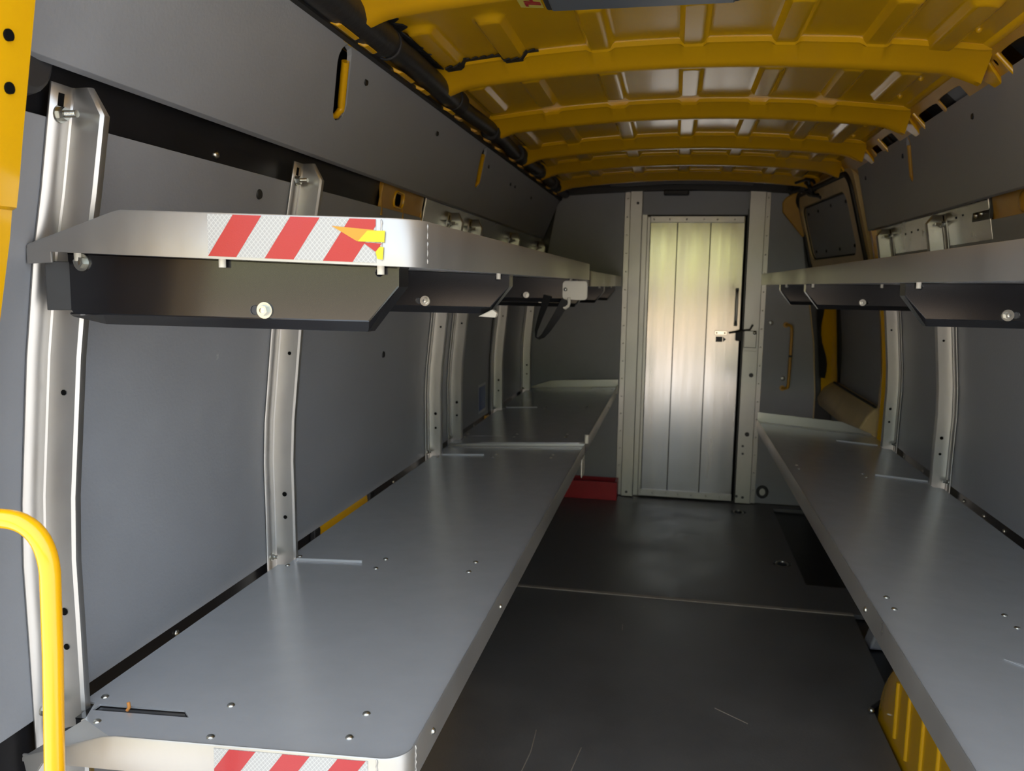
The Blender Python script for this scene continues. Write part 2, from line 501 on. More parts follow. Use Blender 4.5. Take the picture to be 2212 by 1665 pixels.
def slot_lining(fp, sgn, yb, tb, yt, tt, wv, parent, mt):
    """yellow rolled edge on the forward side of a slot and around its foot"""
    b_ = MB()
    pts = [(yb - wv * .6, tb - .06), (yb - wv * .2, tb - .085), (yb + wv * .3, tb - .07)] + [(lerp(yb, yt, t) + wv * .80, lerp(tb, tt, t)) for t in [i / 8 for i in range(9)]]
    b_.tube([Vector(fp(y, t)) + Vector((-sgn * .008, 0, 0)) for y, t in pts], [.004, .005, .007] + [.0085] * 9, 12)
    return b_.build('slot_lining', mt, parent, smooth=60)
for s_ in SL: slot_lining(up_l, 1, *s_, wall_left, M_yellow)
hg = MB(); hg.prism([up_l(1.60, 1.0), up_l(1.625, .94), up_l(1.69, .94), up_l(1.74, 1.0)], (.004, 0, .012))
hg.build('slot_hanger', M_yellow, wall_left, bevel=.003)
# small black clips on the boards
for (y, z) in ((1.50, 1.425), (2.348, 1.04), (4.17, 1.045)):
    c = MB(); c.cyl((xl(z) - .001, y, z), (xl(z) + .003, y, z), .011, .009, 14)
    c.build('panel_clip', M_mblack, wall_left, smooth=40)
MB().dome((xl(1.478) - .016, 1.36, 1.478), (1, 0, 0), .008, .006).build('rivet', M_zinc, wall_left, smooth=60)
# blue sticker by the board joint
st = MB(); st.prism([(xl(z) + .0006, y, z) for y, z in ((3.64, .655), (3.79, .655), (3.79, .79), (3.64, .79))], (.0008, 0, 0)); stk = st.build('sticker', M_paper, wall_left)
MB().prism([(xl(z) + .0014, y, z) for y, z in ((3.65, .668), (3.78, .668), (3.78, .778), (3.65, .778))], (.0008, 0, 0)).build('print', M_blue, stk, org=ORG[wall_left.name])
# pipe behind the joint
MB().tube([(xl(z) + .004, 3.849, z) for z in (.62, .75, .9, 1.05, 1.15, 1.28, 1.40)], .0035, 8).build('joint_cord', M_mblack, wall_left, smooth=60)
MB().box(xl(.6) - .01, xl(.6) + .004, 3.80, 3.86, .575, .625).build('rail_tab', M_yellow_dull, wall_left, bevel=.002)

# ================================================================== CEILING
BOWS = [(1.60, 0), (2.205, 1), (2.868, 2), (3.470, 3), (3.945, 4), (4.50, 5)]
RX = [-.585, -.425, -.205, .022, .238, .442, .585]
BAYS = [(.70, 1.45), (1.825, 2.30), (2.36, 2.70), (2.98, 3.42), (3.56, 3.92), (4.05, 4.42)]
def zc(x): return 1.862 - .038 * ((x - .03) / .62) ** 2
def sstep(a, b, x):
    t = max(0, min(1, (x - a) / (b - a))); return t * t * (3 - 2 * t)
def zroof(x, y):
    z = zc(x); d = 0
    for r in RX:
        u = abs(x - r)
        if u < .038:
            e = 1 - sstep(.022, .036, u)
            for a, b in BAYS:
                if a - .02 < y < b + .02:
                    cap = max(0.0, 1 - (u / .037) ** 2) ** .5
                    aa = a + .026 * (1 - cap); bb = b - .026 * (1 - cap)
                    d = max(d, e * sstep(aa - .012, aa + .012, y) * (1 - sstep(bb - .012, bb + .012, y)))
    return z - .015 * d
xs = [-.63 + .006 * i for i in range(221)]
ys = sorted(set([round(.6 + .03 * i, 4) for i in range(144)] + [round(e + k * .006, 4) for a, b in BAYS for e in (a, b) for k in range(-6, 8)]))
cv = [(x, y, zroof(x, y)) for y in ys for x in xs]
n = len(xs); nb = len(cv)
cf = [(j * n + i, j * n + i + 1, (j + 1) * n + i + 1, (j + 1) * n + i) for j in range(len(ys) - 1) for i in range(n - 1)]
rm = MB().add(cv, cf)
rm.box(-.80, .84, .58, 4.93, 1.93, 1.94)
ceiling = rm.build('ceiling', M_yellow, smooth=40)
tag(ceiling, 'glossy yellow steel van roof with pressed ribs', 'ceiling', kind='structure')
def bow(Y, idx):
    mb = MB(); rings = []
    xa, xb = -.645, .70
    N_ = 150
    for i in range(N_ + 1):
        x = lerp(xa, xb, i / N_)
        z = zc(max(-.61, min(.67, x)))
        e = max(0, abs(x - .0275) - .585) / .085
        drop = .022 * e * e
        notch = 0
        for r in RX[1:-1]:
            notch = max(notch, 1 - sstep(.022, .034, abs(x - r)))
        wn = 1 + .35 * e
        nt_ = .011 * notch
        rings.append([(x, Y - .085, z - .002 - nt_), (x, Y - .076, z - .011 - nt_ * .8), (x, Y - .064, z - .013 - nt_ * .3),
                      (x, Y - .012, z - .040 - drop * .8), (x, Y, z - .046 - drop), (x, Y + .026, z - .046 - drop), (x, Y + .036, z - .035 - drop), (x, Y + .05, z - .002), (x, Y + .07, z + .004), (x, Y - .085, z + .004)])
    mb.loft(rings)
    o = mb.build('roof_bow', M_yellow, ceiling, smooth=35)
    return o
for Y, k in BOWS:
    b_ = bow(Y, k)
    # oval drain holes and pressings on the forward lip
    if 1 <= k <= 3:
        for x in (-.30, -.12, .08, .27, .44):
            t = MB(); pts = circ(x, Y + .048, .028, 14, .012)
            t.tube([(u, v, zc(u) - .012) for u, v in pts + pts[:1]], .0028, 6)
            t.build('lip_pressing', M_yellow, ceiling, smooth=60)
# holes in the rear-most bow in view
for x in (-.56, -.49, -.44, -.36):
    MB().cyl((x, 1.565, zc(x) - .0268), (x, 1.5655, zc(x) - .0278), .010, n=12).build('bow_hole', M_hole, ceiling)
# black sealant along the rear bay
def strip(pts, nm, zoff=.0008):
    mb = MB()
    l_, r_ = [], []
    for (x, y, wd) in pts:
        l_.append((x - wd, y)); r_.append((x + wd, y))
    for i in range(len(pts) - 1):
        q_ = [l_[i], r_[i], r_[i + 1], l_[i + 1]]
        mb.prism([(a, b, zroof(a, b) - .004) for a, b in q_], (0, 0, .003))
    return mb.build(nm, M_caulk, ceiling)
pts = []
for i in range(26):
    y = lerp(1.66, 2.13, i / 25)
    pts.append((-.632 + .006 * math.sin(i * 1.9) + .004 * (i % 3), y, .016 + .005 * math.sin(i * 2.7)))
strip(pts, 'sealant')
mb = MB()
for i in range(34):
    x0 = lerp(-.60, -.36, i / 34); x1 = lerp(-.60, -.36, (i + 1) / 34)
    a0 = 2.112 - .006 * (i % 3) - .010 * (i < 8); 
    mb.prism([(x0, a0, zroof(x0, a0) - .005), (x1, a0, zroof(x1, a0) - .005), (x1, 2.135, zroof(x1, 2.135) - .005), (x0, 2.135, zroof(x0, 2.135) - .005)], (0, 0, .003))
mb.build('sealant', M_caulk, ceiling)
mb = MB()
for i in range(40):
    x0 = lerp(-.60, -.30, i / 40); x1 = lerp(-.60, -.30, (i + 1) / 40)
    a1 = 1.715 + .008 * math.sin(i * 1.3) + .006 * (i % 2)
    mb.prism([(x0, 1.655, zroof(x0, 1.66) - .005), (x1, 1.655, zroof(x1, 1.66) - .005), (x1, a1, zroof(x1, a1) - .005), (x0, a1, zroof(x0, a1) - .005)], (0, 0, .003))
mb.build('sealant', M_caulk, ceiling)
# cant rails
def cant(pts2, name, y0, y1, m_):
    mb = MB()
    mb.loft([[(x, y, z) for x, z in pts2] for y in (y0, y1)], closed=False)
    return mb.build(name, m_, ceiling, solid=.004, smooth=40)
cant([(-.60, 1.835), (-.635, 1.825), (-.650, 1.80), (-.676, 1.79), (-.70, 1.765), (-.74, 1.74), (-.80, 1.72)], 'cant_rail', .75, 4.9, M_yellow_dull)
# right rail with cut-outs
def cr(y, t): return (lerp(.690, .752, t), y, lerp(1.815, 1.748, t))
def crb(y, t): return (lerp(.690, .752, t) + .004, y, lerp(1.815, 1.748, t) + .003)
RH = [rrect(1.98, 2.12, .22, 1.02, .05, 3), rrect(2.40, 2.58, .30, 1.02, .05, 3), rrect(2.60, 2.79, .34, 1.02, .05, 3), rrect(3.08, 3.24, .3, 1.02, .05, 3), rrect(3.30, 3.40, .35, 1.02, .04, 3), rrect(1.45, 1.56, .3, 1.0, .04, 3), circ(2.165, .38, .011, 10, .12)]
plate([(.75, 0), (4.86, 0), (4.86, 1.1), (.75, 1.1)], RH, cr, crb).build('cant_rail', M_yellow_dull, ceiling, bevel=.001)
for hpts, mm_ in ((RH[0], M_conduit), (RH[1], M_panel), (RH[2], M_mblack), (RH[3], M_mblack), (RH[4], M_mblack)):
    ya = min(a for a, b in hpts) - .01; yb = max(a for a, b in hpts) + .01
    MB().prism([(.72, ya, 1.83), (.795, ya, 1.76), (.795, yb, 1.76), (.72, yb, 1.83)], (.004, 0, .003)).build('cavity_back', mm_, ceiling)
for hpts in (RH[0], RH[2], RH[3]):
    yb = max(a for a, b in hpts) + .004
    fl_ = MB(); fl_.tube([cr(yb, t) for t in (.2, .4, .6, .8, 1.0)], .006, 8); fl_.build('cutout_flange', M_yellow, ceiling, smooth=60)
cant([(.655, 1.838), (.672, 1.822), (.690, 1.815)], 'cant_strip', .75, 4.9, M_yellow)
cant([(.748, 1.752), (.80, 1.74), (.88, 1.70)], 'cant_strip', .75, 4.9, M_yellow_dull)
for Y, k in BOWS[1:5]:                       # bow end brackets on the right
    e = MB(); e.loft([[(.695, Y - .035, 1.812), (.695, Y + .04, 1.812), (.695, Y + .04, 1.80), (.695, Y - .035, 1.80)],
                      [(.712, Y - .03, 1.792), (.712, Y + .05, 1.792), (.712, Y + .05, 1.775), (.712, Y - .03, 1.778)],
                      [(.748, Y - .012, 1.753), (.748, Y + .03, 1.753), (.744, Y + .03, 1.745), (.744, Y - .012, 1.745)]])
    e.build('bow_end', M_yellow, ceiling, bevel=.003, smooth=40)
for Y in (2.02, 2.45, 2.66, 3.1, 3.3):
    MB().dome((.628, Y, zc(.628) - .001), (0, 0, -1), .008, .008, 10).build('roof_stud', M_yellow, ceiling, smooth=60)
# light fitting on the rear bow and its sticker
lp = thing('cargo_lamp', 'dark grey cargo lamp on the yellow roof bow beside a red and yellow sticker', 'lamp', (-.13, 1.60, 1.80))
MB().box(-.268, .10, 1.53, 1.662, 1.792, 1.812).build('lamp_housing', M_rubber, lp, bevel=.005)
MB().box(-.255, .09, 1.545, 1.650, 1.786, 1.795).build('lens', M_lens, lp, bevel=.004)
sk = thing('sticker', 'yellow sticker with red slanted letters on the roof bow', 'sticker', (-.295, 1.645, 1.80))
s_ = MB(); s_.prism([(-.322, 1.56, 1.803), (-.276, 1.56, 1.803), (-.276, 1.677, 1.803), (-.322, 1.677, 1.806)], (0, 0, .001))
s_.build('sticker_sheet', M_label, sk)
fc = bpy.data.curves.new('lettering', 'FONT'); fc.body = 'DHL'; fc.size = .042; fc.shear = .35; fc.extrude = .0003; fc.offset = .0010
tmp = bpy.data.objects.new('lettering_curve', fc); COL.objects.link(tmp)
fc.materials.append(M_lred)
lme = bpy.data.meshes.new_from_object(tmp.evaluated_get(bpy.context.evaluated_depsgraph_get()))
bpy.data.objects.remove(tmp); bpy.data.curves.remove(fc)
fo = bpy.data.objects.new('lettering', lme); COL.objects.link(fo)
fo.parent = sk; fo.location = Vector((-.308, 1.578, 1.8022)) - Vector((-.295, 1.645, 1.80)); fo.rotation_euler = (PI, 0, PI / 2)
ORG[fo.name] = ORG[sk.name]

# ------------------------------------------------------------------ conduit along the left cant rail
cd = thing('cable_conduit', 'fat black cable conduit running along the roof edge above the leaning board', 'conduit', (-.655, 2.6, 1.75))
def cpath(y0, y1, n=8, dx=0, dz=0): return [(-.648 + dx + .004 * math.sin(y * 7), y, 1.783 + dz + .003 * math.sin(y * 5)) for y in [lerp(y0, y1, i / n) for i in range(n + 1)]]
MB().tube(cpath(.80, 1.78), [.040, .040, .041, .039, .042, .040, .041, .040, .036], 16).build('sleeve', M_conduit, cd, smooth=60)
MB().tube(cpath(1.74, 2.40, dx=.004), .029, 16).build('pipe', M_conduit, cd, smooth=60)
yy = 2.36
for k in range(5):
    y2 = yy + .49
    MB().tube(cpath(yy, y2, dx=.002), .025, 14).build('pipe', M_conduit, cd, smooth=60)
    MB().tube([(-.646, yy - .02, 1.783), (-.646, yy + .05, 1.783)], .034, 14).build('collar', M_mblack, cd, bevel=.003, smooth=50)
    yy = y2
t_ = MB(); pr = [(-.648 + .0335 * math.cos(a), 1.80, 1.783 + .0335 * math.sin(a)) for a in [2 * PI * i / 20 for i in range(21)]]
t_.tube(pr, .003, 6); t_.build('cable_tie', M_rubber, cd, smooth=60)
for k, y in enumerate((1.52, 1.66, 1.88, 2.05, 2.30, 2.42, 2.62, 2.80, 2.98, 3.25, 3.42, 3.7, 3.9, 4.2, 4.45)):
    L_ = .05 if k % 2 else .08
    if k < 4: L_ *= 1.6
    t_ = MB(); t_.prism([(-.668, y, 1.757), (-.668, y + L_, 1.757), (-.640, y + L_ * .8, 1.744 ), (-.640, y + .01, 1.744)], (-.01, 0, -.004))
    t_.build('rail_tab', M_yellow if k < 5 else M_yellow_dull, ceiling, bevel=.002)
MB().box(-.700, -.662, .80, 4.80, 1.742, 1.752).build('edge_shade_strip', M_mblack, ceiling)  # black strip painted in as shade along the rail edge

# ================================================================== BULKHEAD
bl = [(-.93, -.3), (.98, -.3), (.98, 1.0), (.86, 1.75), (.84, 1.94), (-.80, 1.94), (-.83, 1.72), (-.93, 1.0)]
door_hole = [(-.168, .004), (.392, .004), (.392, 1.666), (-.168, 1.666)]
bk = plate(bl, [door_hole], lambda u, v: (u, 4.878, v), lambda u, v: (u, 4.90, v)).build('wall_front', M_bband)
tag(bk, 'bulkhead of grey boards between load space and cab', 'wall', kind='structure')
def bpanel(poly, lab=None, holes=[]):
    o = plate(poly, holes, lambda u, v: (u, 4.868, v), lambda u, v: (u, 4.878, v)).build('bulkhead_panel', M_panel, bk, bevel=.001)
    if lab: o['label'] = lab
    return o
bpanel([(-.868, .004), (-.302, .004), (-.302, 1.812), (-.64, 1.80), (-.70, 1.72), (-.745, 1.46), (-.84, 1.15), (-.866, .9)])
bpanel([(.512, .004), (.815, .004), (.812, .4), (.808, .66), (.785, .95), (.728, 1.30), (.690, 1.575), (.66, 1.70), (.60, 1.79), (.512, 1.808)], holes=[])
bpanel([(-.196, 1.668), (.392, 1.668), (.392, 1.812), (-.196, 1.816)], 'grey header board above the aluminium door')
MB().box(.392, .428, 4.862, 4.868, 1.70, 1.812).build('bulkhead_panel', M_panel, bk)
# black grommet and plugs on the right board
gr = MB(); gr.tube([(.552 + .026 * math.cos(a), 4.864, .073 + .03 * math.sin(a)) for a in [2 * PI * i / 20 for i in range(21)]], .009, 8)
gr.build('grommet', M_rubber, bk, smooth=60)
MB().cyl((.552, 4.8675, .073), (.552, 4.866, .073), .022, n=16).build('grommet_centre', M_frame, bk)
for (x, z) in ((.548, 1.062), (.630, .745)):
    MB().dome((x, 4.868, z), (0, -1, 0), .014, .004).build('plug', M_frame, bk, smooth=60)
# yellow edge strip of the right board
MB().tube([(xx + .002, 4.862, z) for xx, z in ((.808, .5), (.808, .66), (.785, .95), (.745, 1.2))], .004, 6).build('edge_strip', M_cream, bk, smooth=60)
# yellow gusset in the upper corner
gs = MB(); gs.prism([(.572, 4.862, 1.735), (.590, 4.862, 1.76), (.655, 4.862, 1.80), (.70, 4.862, 1.76), (.705, 4.862, 1.56), (.69, 4.862, 1.54), (.575, 4.862, 1.68)], (0, -.022, 0))
gs.build('corner_gusset', M_yellow_dull, bk, bevel=.006, smooth=40)
# roof header above the bulkhead: black grille strip and moulding
hs = MB()
hs.loft([[(x, 4.60, 1.808 - .022 * ((x - .05) / .6) ** 2), (x, 4.66, 1.812 - .022 * ((x - .05) / .6) ** 2), (x, 4.66, 1.828 - .022 * ((x - .05) / .6) ** 2), (x, 4.60, 1.826 - .022 * ((x - .05) / .6) ** 2)] for x in [-.37 + .04 * i for i in range(20)]])
hs.build('header_grille', M_rubber, bk, bevel=.002)
hs = MB()
hs.loft([[(x, 4.80, 1.800 - .018 * ((x - .05) / .6) ** 2), (x, 4.866, 1.800 - .018 * ((x - .05) / .6) ** 2), (x, 4.866, 1.86), (x, 4.80, 1.845 - .03 * ((x - .05) / .6) ** 2)] for x in [-.66 + .05 * i for i in range(27)]])
hs.build('header_moulding', M_mblack, bk, smooth=40)
MB().box(-.08, .06, 4.79, 4.85, 1.772, 1.80).build('header_catch', M_mblack, bk, bevel=.006)
for x in (-.22, .25, .46):
    MB().dome((x, 4.72, zc(x) - .01), (0, -.5, -1), .014, .012).build('roof_fastener', M_zinc, bk, smooth=60)
# black wiring bundle in the upper right corner
wr = thing('wiring_bundle', 'tangle of black wires and connectors in the roof corner above the yellow gusset', 'wiring', (.66, 4.6, 1.75))
for k in range(7):
    a = random.uniform(0, 6); pth = []
    for i in range(9):
        t = i / 8
        pth.append((.60 + .13 * t + .022 * math.sin(a + 5 * t), 4.55 + .18 * math.sin(a * 2 + 4 * t), 1.80 - .012 * k * t + .014 * math.sin(a + 7 * t) - .04 * t * t))
    MB().tube(pth, .007 + .003 * (k % 2), 8).build('wire', M_mblack if k % 3 else M_rubber, wr, smooth=60)
MB().box(.625, .69, 4.60, 4.66, 1.765, 1.80).build('connector', M_mblack, wr, bevel=.005)
MB().prism([(.63, 4.66, 1.775), (.67, 4.66, 1.745), (.685, 4.66, 1.755), (.65, 4.66, 1.785)], (0, .02, 0)).build('connector', M_frame, wr, bevel=.003)

# ------------------------------------------------------------------ aluminium door
dr = thing('door_1', 'narrow brushed aluminium sliding door in the bulkhead', 'door', (.11, 4.87, 0), kind='structure')
xsD = [-.150, .004, .190, .378]
for a, b in zip(xsD, xsD[1:]):
    pk = MB()
    sec = [(a + .0006, 4.860), (a + .003, 4.858), (a + .06, 4.8572), (b - .075, 4.8572), (b - .003, 4.858), (b - .0006, 4.860), (b - .001, 4.884), (a + .001, 4.884)]
    pk.prism([(x, y, .012) for x, y in sec], (0, 0, 1.645))
    pk.build('door_plank', M_door, dr)
MB().box(-.150, .372, 4.848, 4.857, 1.622, 1.658).build('top_strip', M_alu, dr, bevel=.002)
MB().box(-.166, .378, 4.848, 4.857, .010, .050).build('bottom_strip', M_alu, dr, bevel=.002)
MB().box(-.168, -.150, 4.850, 4.884, .012, 1.655).build('edge_profile', M_frame, dr, bevel=.002)
rv0 = None
for z, xs_ in ((1.640, (-.13, -.04, .055, .15, .225, .32)), (.030, (-.15, -.08, .0, .07, .15, .23, .31, .36))):
    for x in xs_:
        if rv0 is None:
            r0 = MB(); r0.dome((x, 4.848, z), (0, -1, 0), .0055, .003, 10)
            rv0 = r0.build('screw', M_zinc, dr, org=(x, 4.848, z), smooth=60)
        else: share(rv0, (x, 4.848, z), dr)
# door frame
fr = thing('trim_1', 'aluminium frame posts on both sides of the bulkhead door', 'door frame', (.11, 4.86, 0), kind='structure')
MB().box(-.300, -.268, 4.860, 4.868, .004, 1.815).build('cover_strip', M_alu, fr, bevel=.001)
MB().box(-.268, -.198, 4.832, 4.868, .004, 1.818).build('frame_post', M_frame, fr, bevel=.003)
MB().box(-.198, -.170, 4.874, 4.884, .004, 1.68).build('jamb', M_frame, fr)
MB().box(.396, .484, 4.836, 4.868, .004, 1.812).build('frame_post', M_frame, fr, bevel=.003)
MB().box(.484, .512, 4.858, 4.868, .004, 1.808).build('cover_strip', M_alu, fr, bevel=.001)
MB().box(.378, .396, 4.884, 4.890, .004, 1.666).build('gap_shade', M_hole, fr)  # black sheets stand in for the shade in the gaps around the door
MB().box(-.170, .396, 4.893, 4.897, .0, 1.67).build('gap_shade', M_hole, fr)
rs = None
for x in (-.284, .498):
    for i in range(17):
        z = .08 + .105 * i
        if rs is None:
            r0 = MB(); r0.dome((x, 4.859, z), (0, -1, 0), .0045, .003, 8); rs = r0.build('screw', M_frame, fr, org=(x, 4.859, z), smooth=60)
        else: share(rs, (x, 4.859 if x < 0 else 4.858, z), fr)
for (x, z, r) in ((.452, .76, .013), (.447, .415, .013), (.428, .30, .007), (.426, .345, .007), (.44, .04, .008), (.405, .045, .008), (-.235, .03, .008), (-.225, 1.73, .008)):
    MB().cyl((x, 4.8365 if x > 0 else 4.8325, z), (x, 4.835 if x > 0 else 4.831, z), r, n=14).build('post_hole', M_rubber, fr)
# lock, latch and small plates
lk = thing('door_latch', 'steel latch box with striker arm on the door frame post', 'latch', (.43, 4.835, .91))
MB().box(.400, .470, 4.822, 4.836, .918, 1.015).build('latch_box', M_frame, lk, bevel=.003)
MB().tube([(.318, 4.846, .999), (.35, 4.838, 1.005), (.38, 4.824, 1.014), (.43, 4.818, 1.02), (.445, 4.818, 1.05)], .0055, 8).build('striker_arm', M_mblack, lk, smooth=60)
MB().dome((.458, 4.822, 1.003), (0, -1, 0), .010, .006).build('screw', M_zinc, lk, smooth=60)
MB().box(.400, .472, 4.830, 4.836, .898, .918).build('latch_lip', M_frame, lk, bevel=.001)
MB().box(.355, .388, 4.82, 4.858, .955, 1.01).build('bolt_head', M_mblack, lk, bevel=.004)
MB().tube([(.352, 4.857, 1.238), (.352, 4.836, 1.232), (.352, 4.832, 1.215), (.352, 4.832, 1.075), (.352, 4.836, 1.06), (.352, 4.857, 1.055)], .008, 8).build('pull_handle', M_frame, dr, smooth=60)
for z in (1.243, 1.050):
    MB().box(.343, .362, 4.850, 4.857, z - .012, z + .012).build('handle_foot', M_rubber, dr, bevel=.002)
pl_ = thing('striker_plate', 'small pale plate with two screws on the door', 'plate', (.27, 4.856, .98))
MB().box(.238, .308, 4.851, 4.857, .985, 1.010).build('plate_body', M_bright, pl_, bevel=.002)
for x in (.25, .295): MB().dome((x, 4.851, .997), (0, -1, 0), .005, .003, 8).build('screw', M_rubber, pl_, smooth=60)
a_ = MB(); a_.box(.246, .283, 4.8555, 4.8572, .945, .975); a_.prism([(.287, 4.8572, .945), (.304, 4.8572, .960), (.287, 4.8572, .975)], (0, -.0017, 0))
tag(a_.build('arrow_sticker', M_rubber, org=(.27, 4.857, .945)), 'dark grey arrow sticker below the pale plate on the door', 'sticker')
# grab handle on the right board
MB().tube([(.632, 4.866, 1.052), (.645, 4.835, 1.052), (.655, 4.825, 1.046), (.659, 4.822, 1.03), (.659, 4.822, .88), (.657, 4.822, .72), (.655, 4.825, .70), (.648, 4.835, .692), (.630, 4.866, .69)], .0085, 10).build('grab_handle', M_yellow_dull, bk, smooth=60)
for z in (1.052, .69): MB().cyl((.631, 4.868, z), (.631, 4.860, z), .016, n=12).build('handle_foot', M_yellow_dull, bk, smooth=50)
MB().tube([(.659, 4.822, .872), (.659, 4.822, .884)], .0092, 10).build('handle_ring', M_mblack, bk)

# ================================================================== WALL RIGHT with sliding door
wr_ = MB()
wall_sheet(xr, -1, Y0 - .02, 4.9, -.3, 1.94, off=-.06, t=.004, mb=wr_)
wall_right = wr_.build('wall_right', M_yellow_dull)
tag(wall_right, 'van side wall of grey boards with the sliding door at its front end', 'wall', kind='structure')
YR = 3.70
wall_sheet(xr, -1, Y0, YR, .632, 1.452).build('wall_panel', M_panel, wall_right, bevel=.0012, smooth=50)
wall_sheet(xr, -1, Y0, 3.52, .02, .545).build('wall_panel', M_panel, wall_right, bevel=.0012, smooth=50)
wall_sheet(xr, -1, Y0, YR, .54, .636, off=-.014).build('waist_rail', M_bband, wall_right)
for y in (1.9, 2.2, 2.40, 2.55, 2.72, 3.0, 3.15, 3.4):
    MB().dome((xr(.6) + .0125, y, .607), (-1, 0, 0), .006, .004, 10).build('rivet', M_zinc, wall_right)
def up_r(y, t): return (lerp(.795, .735, t), y, lerp(1.507, 1.772, t))
def up_rb(y, t): return (lerp(.795, .735, t) + .011, y, lerp(1.507, 1.772, t) - .003)
SR = [(3.012, .52, 2.985, .88, .022)]
upr = plate([(Y0, 0), (3.74, 0), (3.74, 1), (Y0, 1)], [slot_pts(*s2) for s2 in SR], up_r, up_rb)
panel_clips(up_r, -1, ((2.40, .79), (3.07, .79), (3.63, .78)), wall_right)
upr.build('upper_panel', M_panel, wall_right, bevel=.001)['label'] = 'leaning upper grey board on the sliding door side'
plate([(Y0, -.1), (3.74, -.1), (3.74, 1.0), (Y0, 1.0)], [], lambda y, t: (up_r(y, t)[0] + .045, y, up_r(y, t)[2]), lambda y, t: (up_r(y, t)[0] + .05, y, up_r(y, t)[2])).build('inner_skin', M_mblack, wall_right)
for s_ in SR: slot_lining(up_r, -1, *s_, wall_right, M_yellow_dull)
plate([(Y0, 1.40), (2.455, 1.40), (2.455, 1.57), (Y0, 1.57)], [], lambda u, v: (xr(v) + .008, u, v), lambda u, v: (xr(v) + .014, u, v)).build('pressed_steel', M_yellow_dull, wall_right)['label'] = 'yellow steel strip under the leaning board'
for y in (2.25, 2.10, 1.95):
    MB().dome((xr(1.48) + .008, y, 1.485), (-1, 0, 0), .03, .012, 16).build('press_dimple', M_yellow_dull, wall_right, smooth=60)
plate([(2.455, 1.40), (YR, 1.40), (YR, 1.56), (2.455, 1.56)], [], lambda u, v: (xr(v) - .001, u, v), lambda u, v: (xr(v) + .004, u, v)).build('aluminium_band', M_plate, wall_right, bevel=.001)
MB().box(xr(1.46) - .006, xr(1.46) + .004, 2.45, 2.58, 1.455, 1.535).build('joint_plate', M_bband, wall_right, bevel=.001)
for (y, z) in ((2.50, 1.513), (2.54, 1.511), (2.50, 1.472), (2.54, 1.470), (2.56, 1.53)):
    MB().dome((xr(z) - .007, y, z), (-1, 0, 0), .007, .008, 10).build('rivet', M_zinc, wall_right, smooth=60)
for (y, z) in ((3.12, 1.475), (3.20, 1.472), (3.28, 1.470), (2.72, 1.485), (2.66, 1.488)):
    c = MB(); c.cyl((xr(z) - .0012, y, z), (xr(z) - .002, y, z), .010, n=12); c.build('plate_hole', M_hole, wall_right)

# yellow pillar behind the sliding door opening
pil = MB()
rg_ = []
for z in [0, .3, .55, .62, .7, .8, .9, .98, 1.1, 1.25, 1.4, 1.55, 1.7, 1.80]:
    x = xr(z); wv = .055 if z < .8 else lerp(.055, .012, min(1, (z - .8) / .3))
    rg_.append([(x - .022, YR - .005, z), (x - .022, YR + .02, z), (x - .010, YR + .02 + wv, z), (x + .04, YR + .03 + wv, z), (x + .05, YR, z)])
pil.loft(rg_)
pil.build('door_pillar', M_yellow, wall_right, smooth=35)['label'] = 'yellow pillar at the rear edge of the sliding door'
MB().loft([[(xr(z) - .012, YR + .026 + (.05 if z < .8 else lerp(.05, .012, min(1, (z - .8) / .3))), z), (xr(z) + .03, YR + .07 + (.05 if z < .8 else lerp(.05, .012, min(1, (z - .8) / .3))), z), (xr(z) + .04, YR + .03, z)] for z in [0, .3, .62, .72, .85, 1.0, 1.2, 1.45, 1.7, 1.78]]).build('pillar_seal', M_cream, wall_right, smooth=40)

sd = thing('door_2', 'closed sliding side door with a blanked rounded window and pale inner frame', 'door', (.90, 4.3, 0), kind='structure')
ds = MB(); wall_sheet(xr, -1, 3.74, 4.88, -.2, 1.80, off=-.04, t=.004, mb=ds); ds.build('door_skin', M_panel, sd, smooth=50)
def dx(v, o=0): return xr(v) - .0 - o
YD0, YD1 = 3.80, 4.862
# pale frame around the window
def wx(u, v, o=0): return lerp(.797, .728, (v - 1.507) / .265) - .078 * (u - 3.85) - o
plate(rrect(YD0, YD1, 1.20, 1.785, .05), [rrect(3.97, 4.82, 1.415, 1.70, .06)], lambda u, v: (wx(u, v, .004), u, v), lambda u, v: (wx(u, v, -.026), u, v)).build('window_frame', M_cream, sd, bevel=.003)
plate(rrect(3.96, 4.83, 1.405, 1.71, .06), [], lambda u, v: (wx(u, v, -.016), u, v), lambda u, v: (wx(u, v, -.022), u, v)).build('window_blank', M_panel, sd)['label'] = 'grey board closing the window'
gk = rrect(3.85, 4.852, 1.335, 1.765, .075, 7)
MB().tube([(wx(u, v, .006), u, v) for u, v in gk + gk[:1]], .013, 8).build('window_seal', M_mblack, sd, smooth=60)
gk = rrect(3.975, 4.815, 1.42, 1.695, .05, 6)
MB().tube([(wx(u, v, -.008), u, v) for u, v in gk + gk[:1]], .004, 6).build('window_bead', M_mblack, sd, smooth=60)
for (y, z) in ((4.05, 1.66), (4.30, 1.665), (4.55, 1.66), (4.05, 1.46), (4.3, 1.455), (4.55, 1.455), (4.75, 1.46), (4.75, 1.66)):
    MB().dome((wx(y, z, -.016), y, z), (-1, 0, 0), .009, .006, 10).build('clip', M_mblack, sd, smooth=60)
MB().prism([(wx(3.95, 1.27, .005), 3.95, 1.27), (wx(3.95, 1.32, .005), 3.95, 1.32), (wx(4.8, 1.32, .005), 4.80, 1.32), (wx(4.8, 1.27, .005), 4.80, 1.27)], (.01, 0, 0)).build('window_recess', M_mblack, sd)
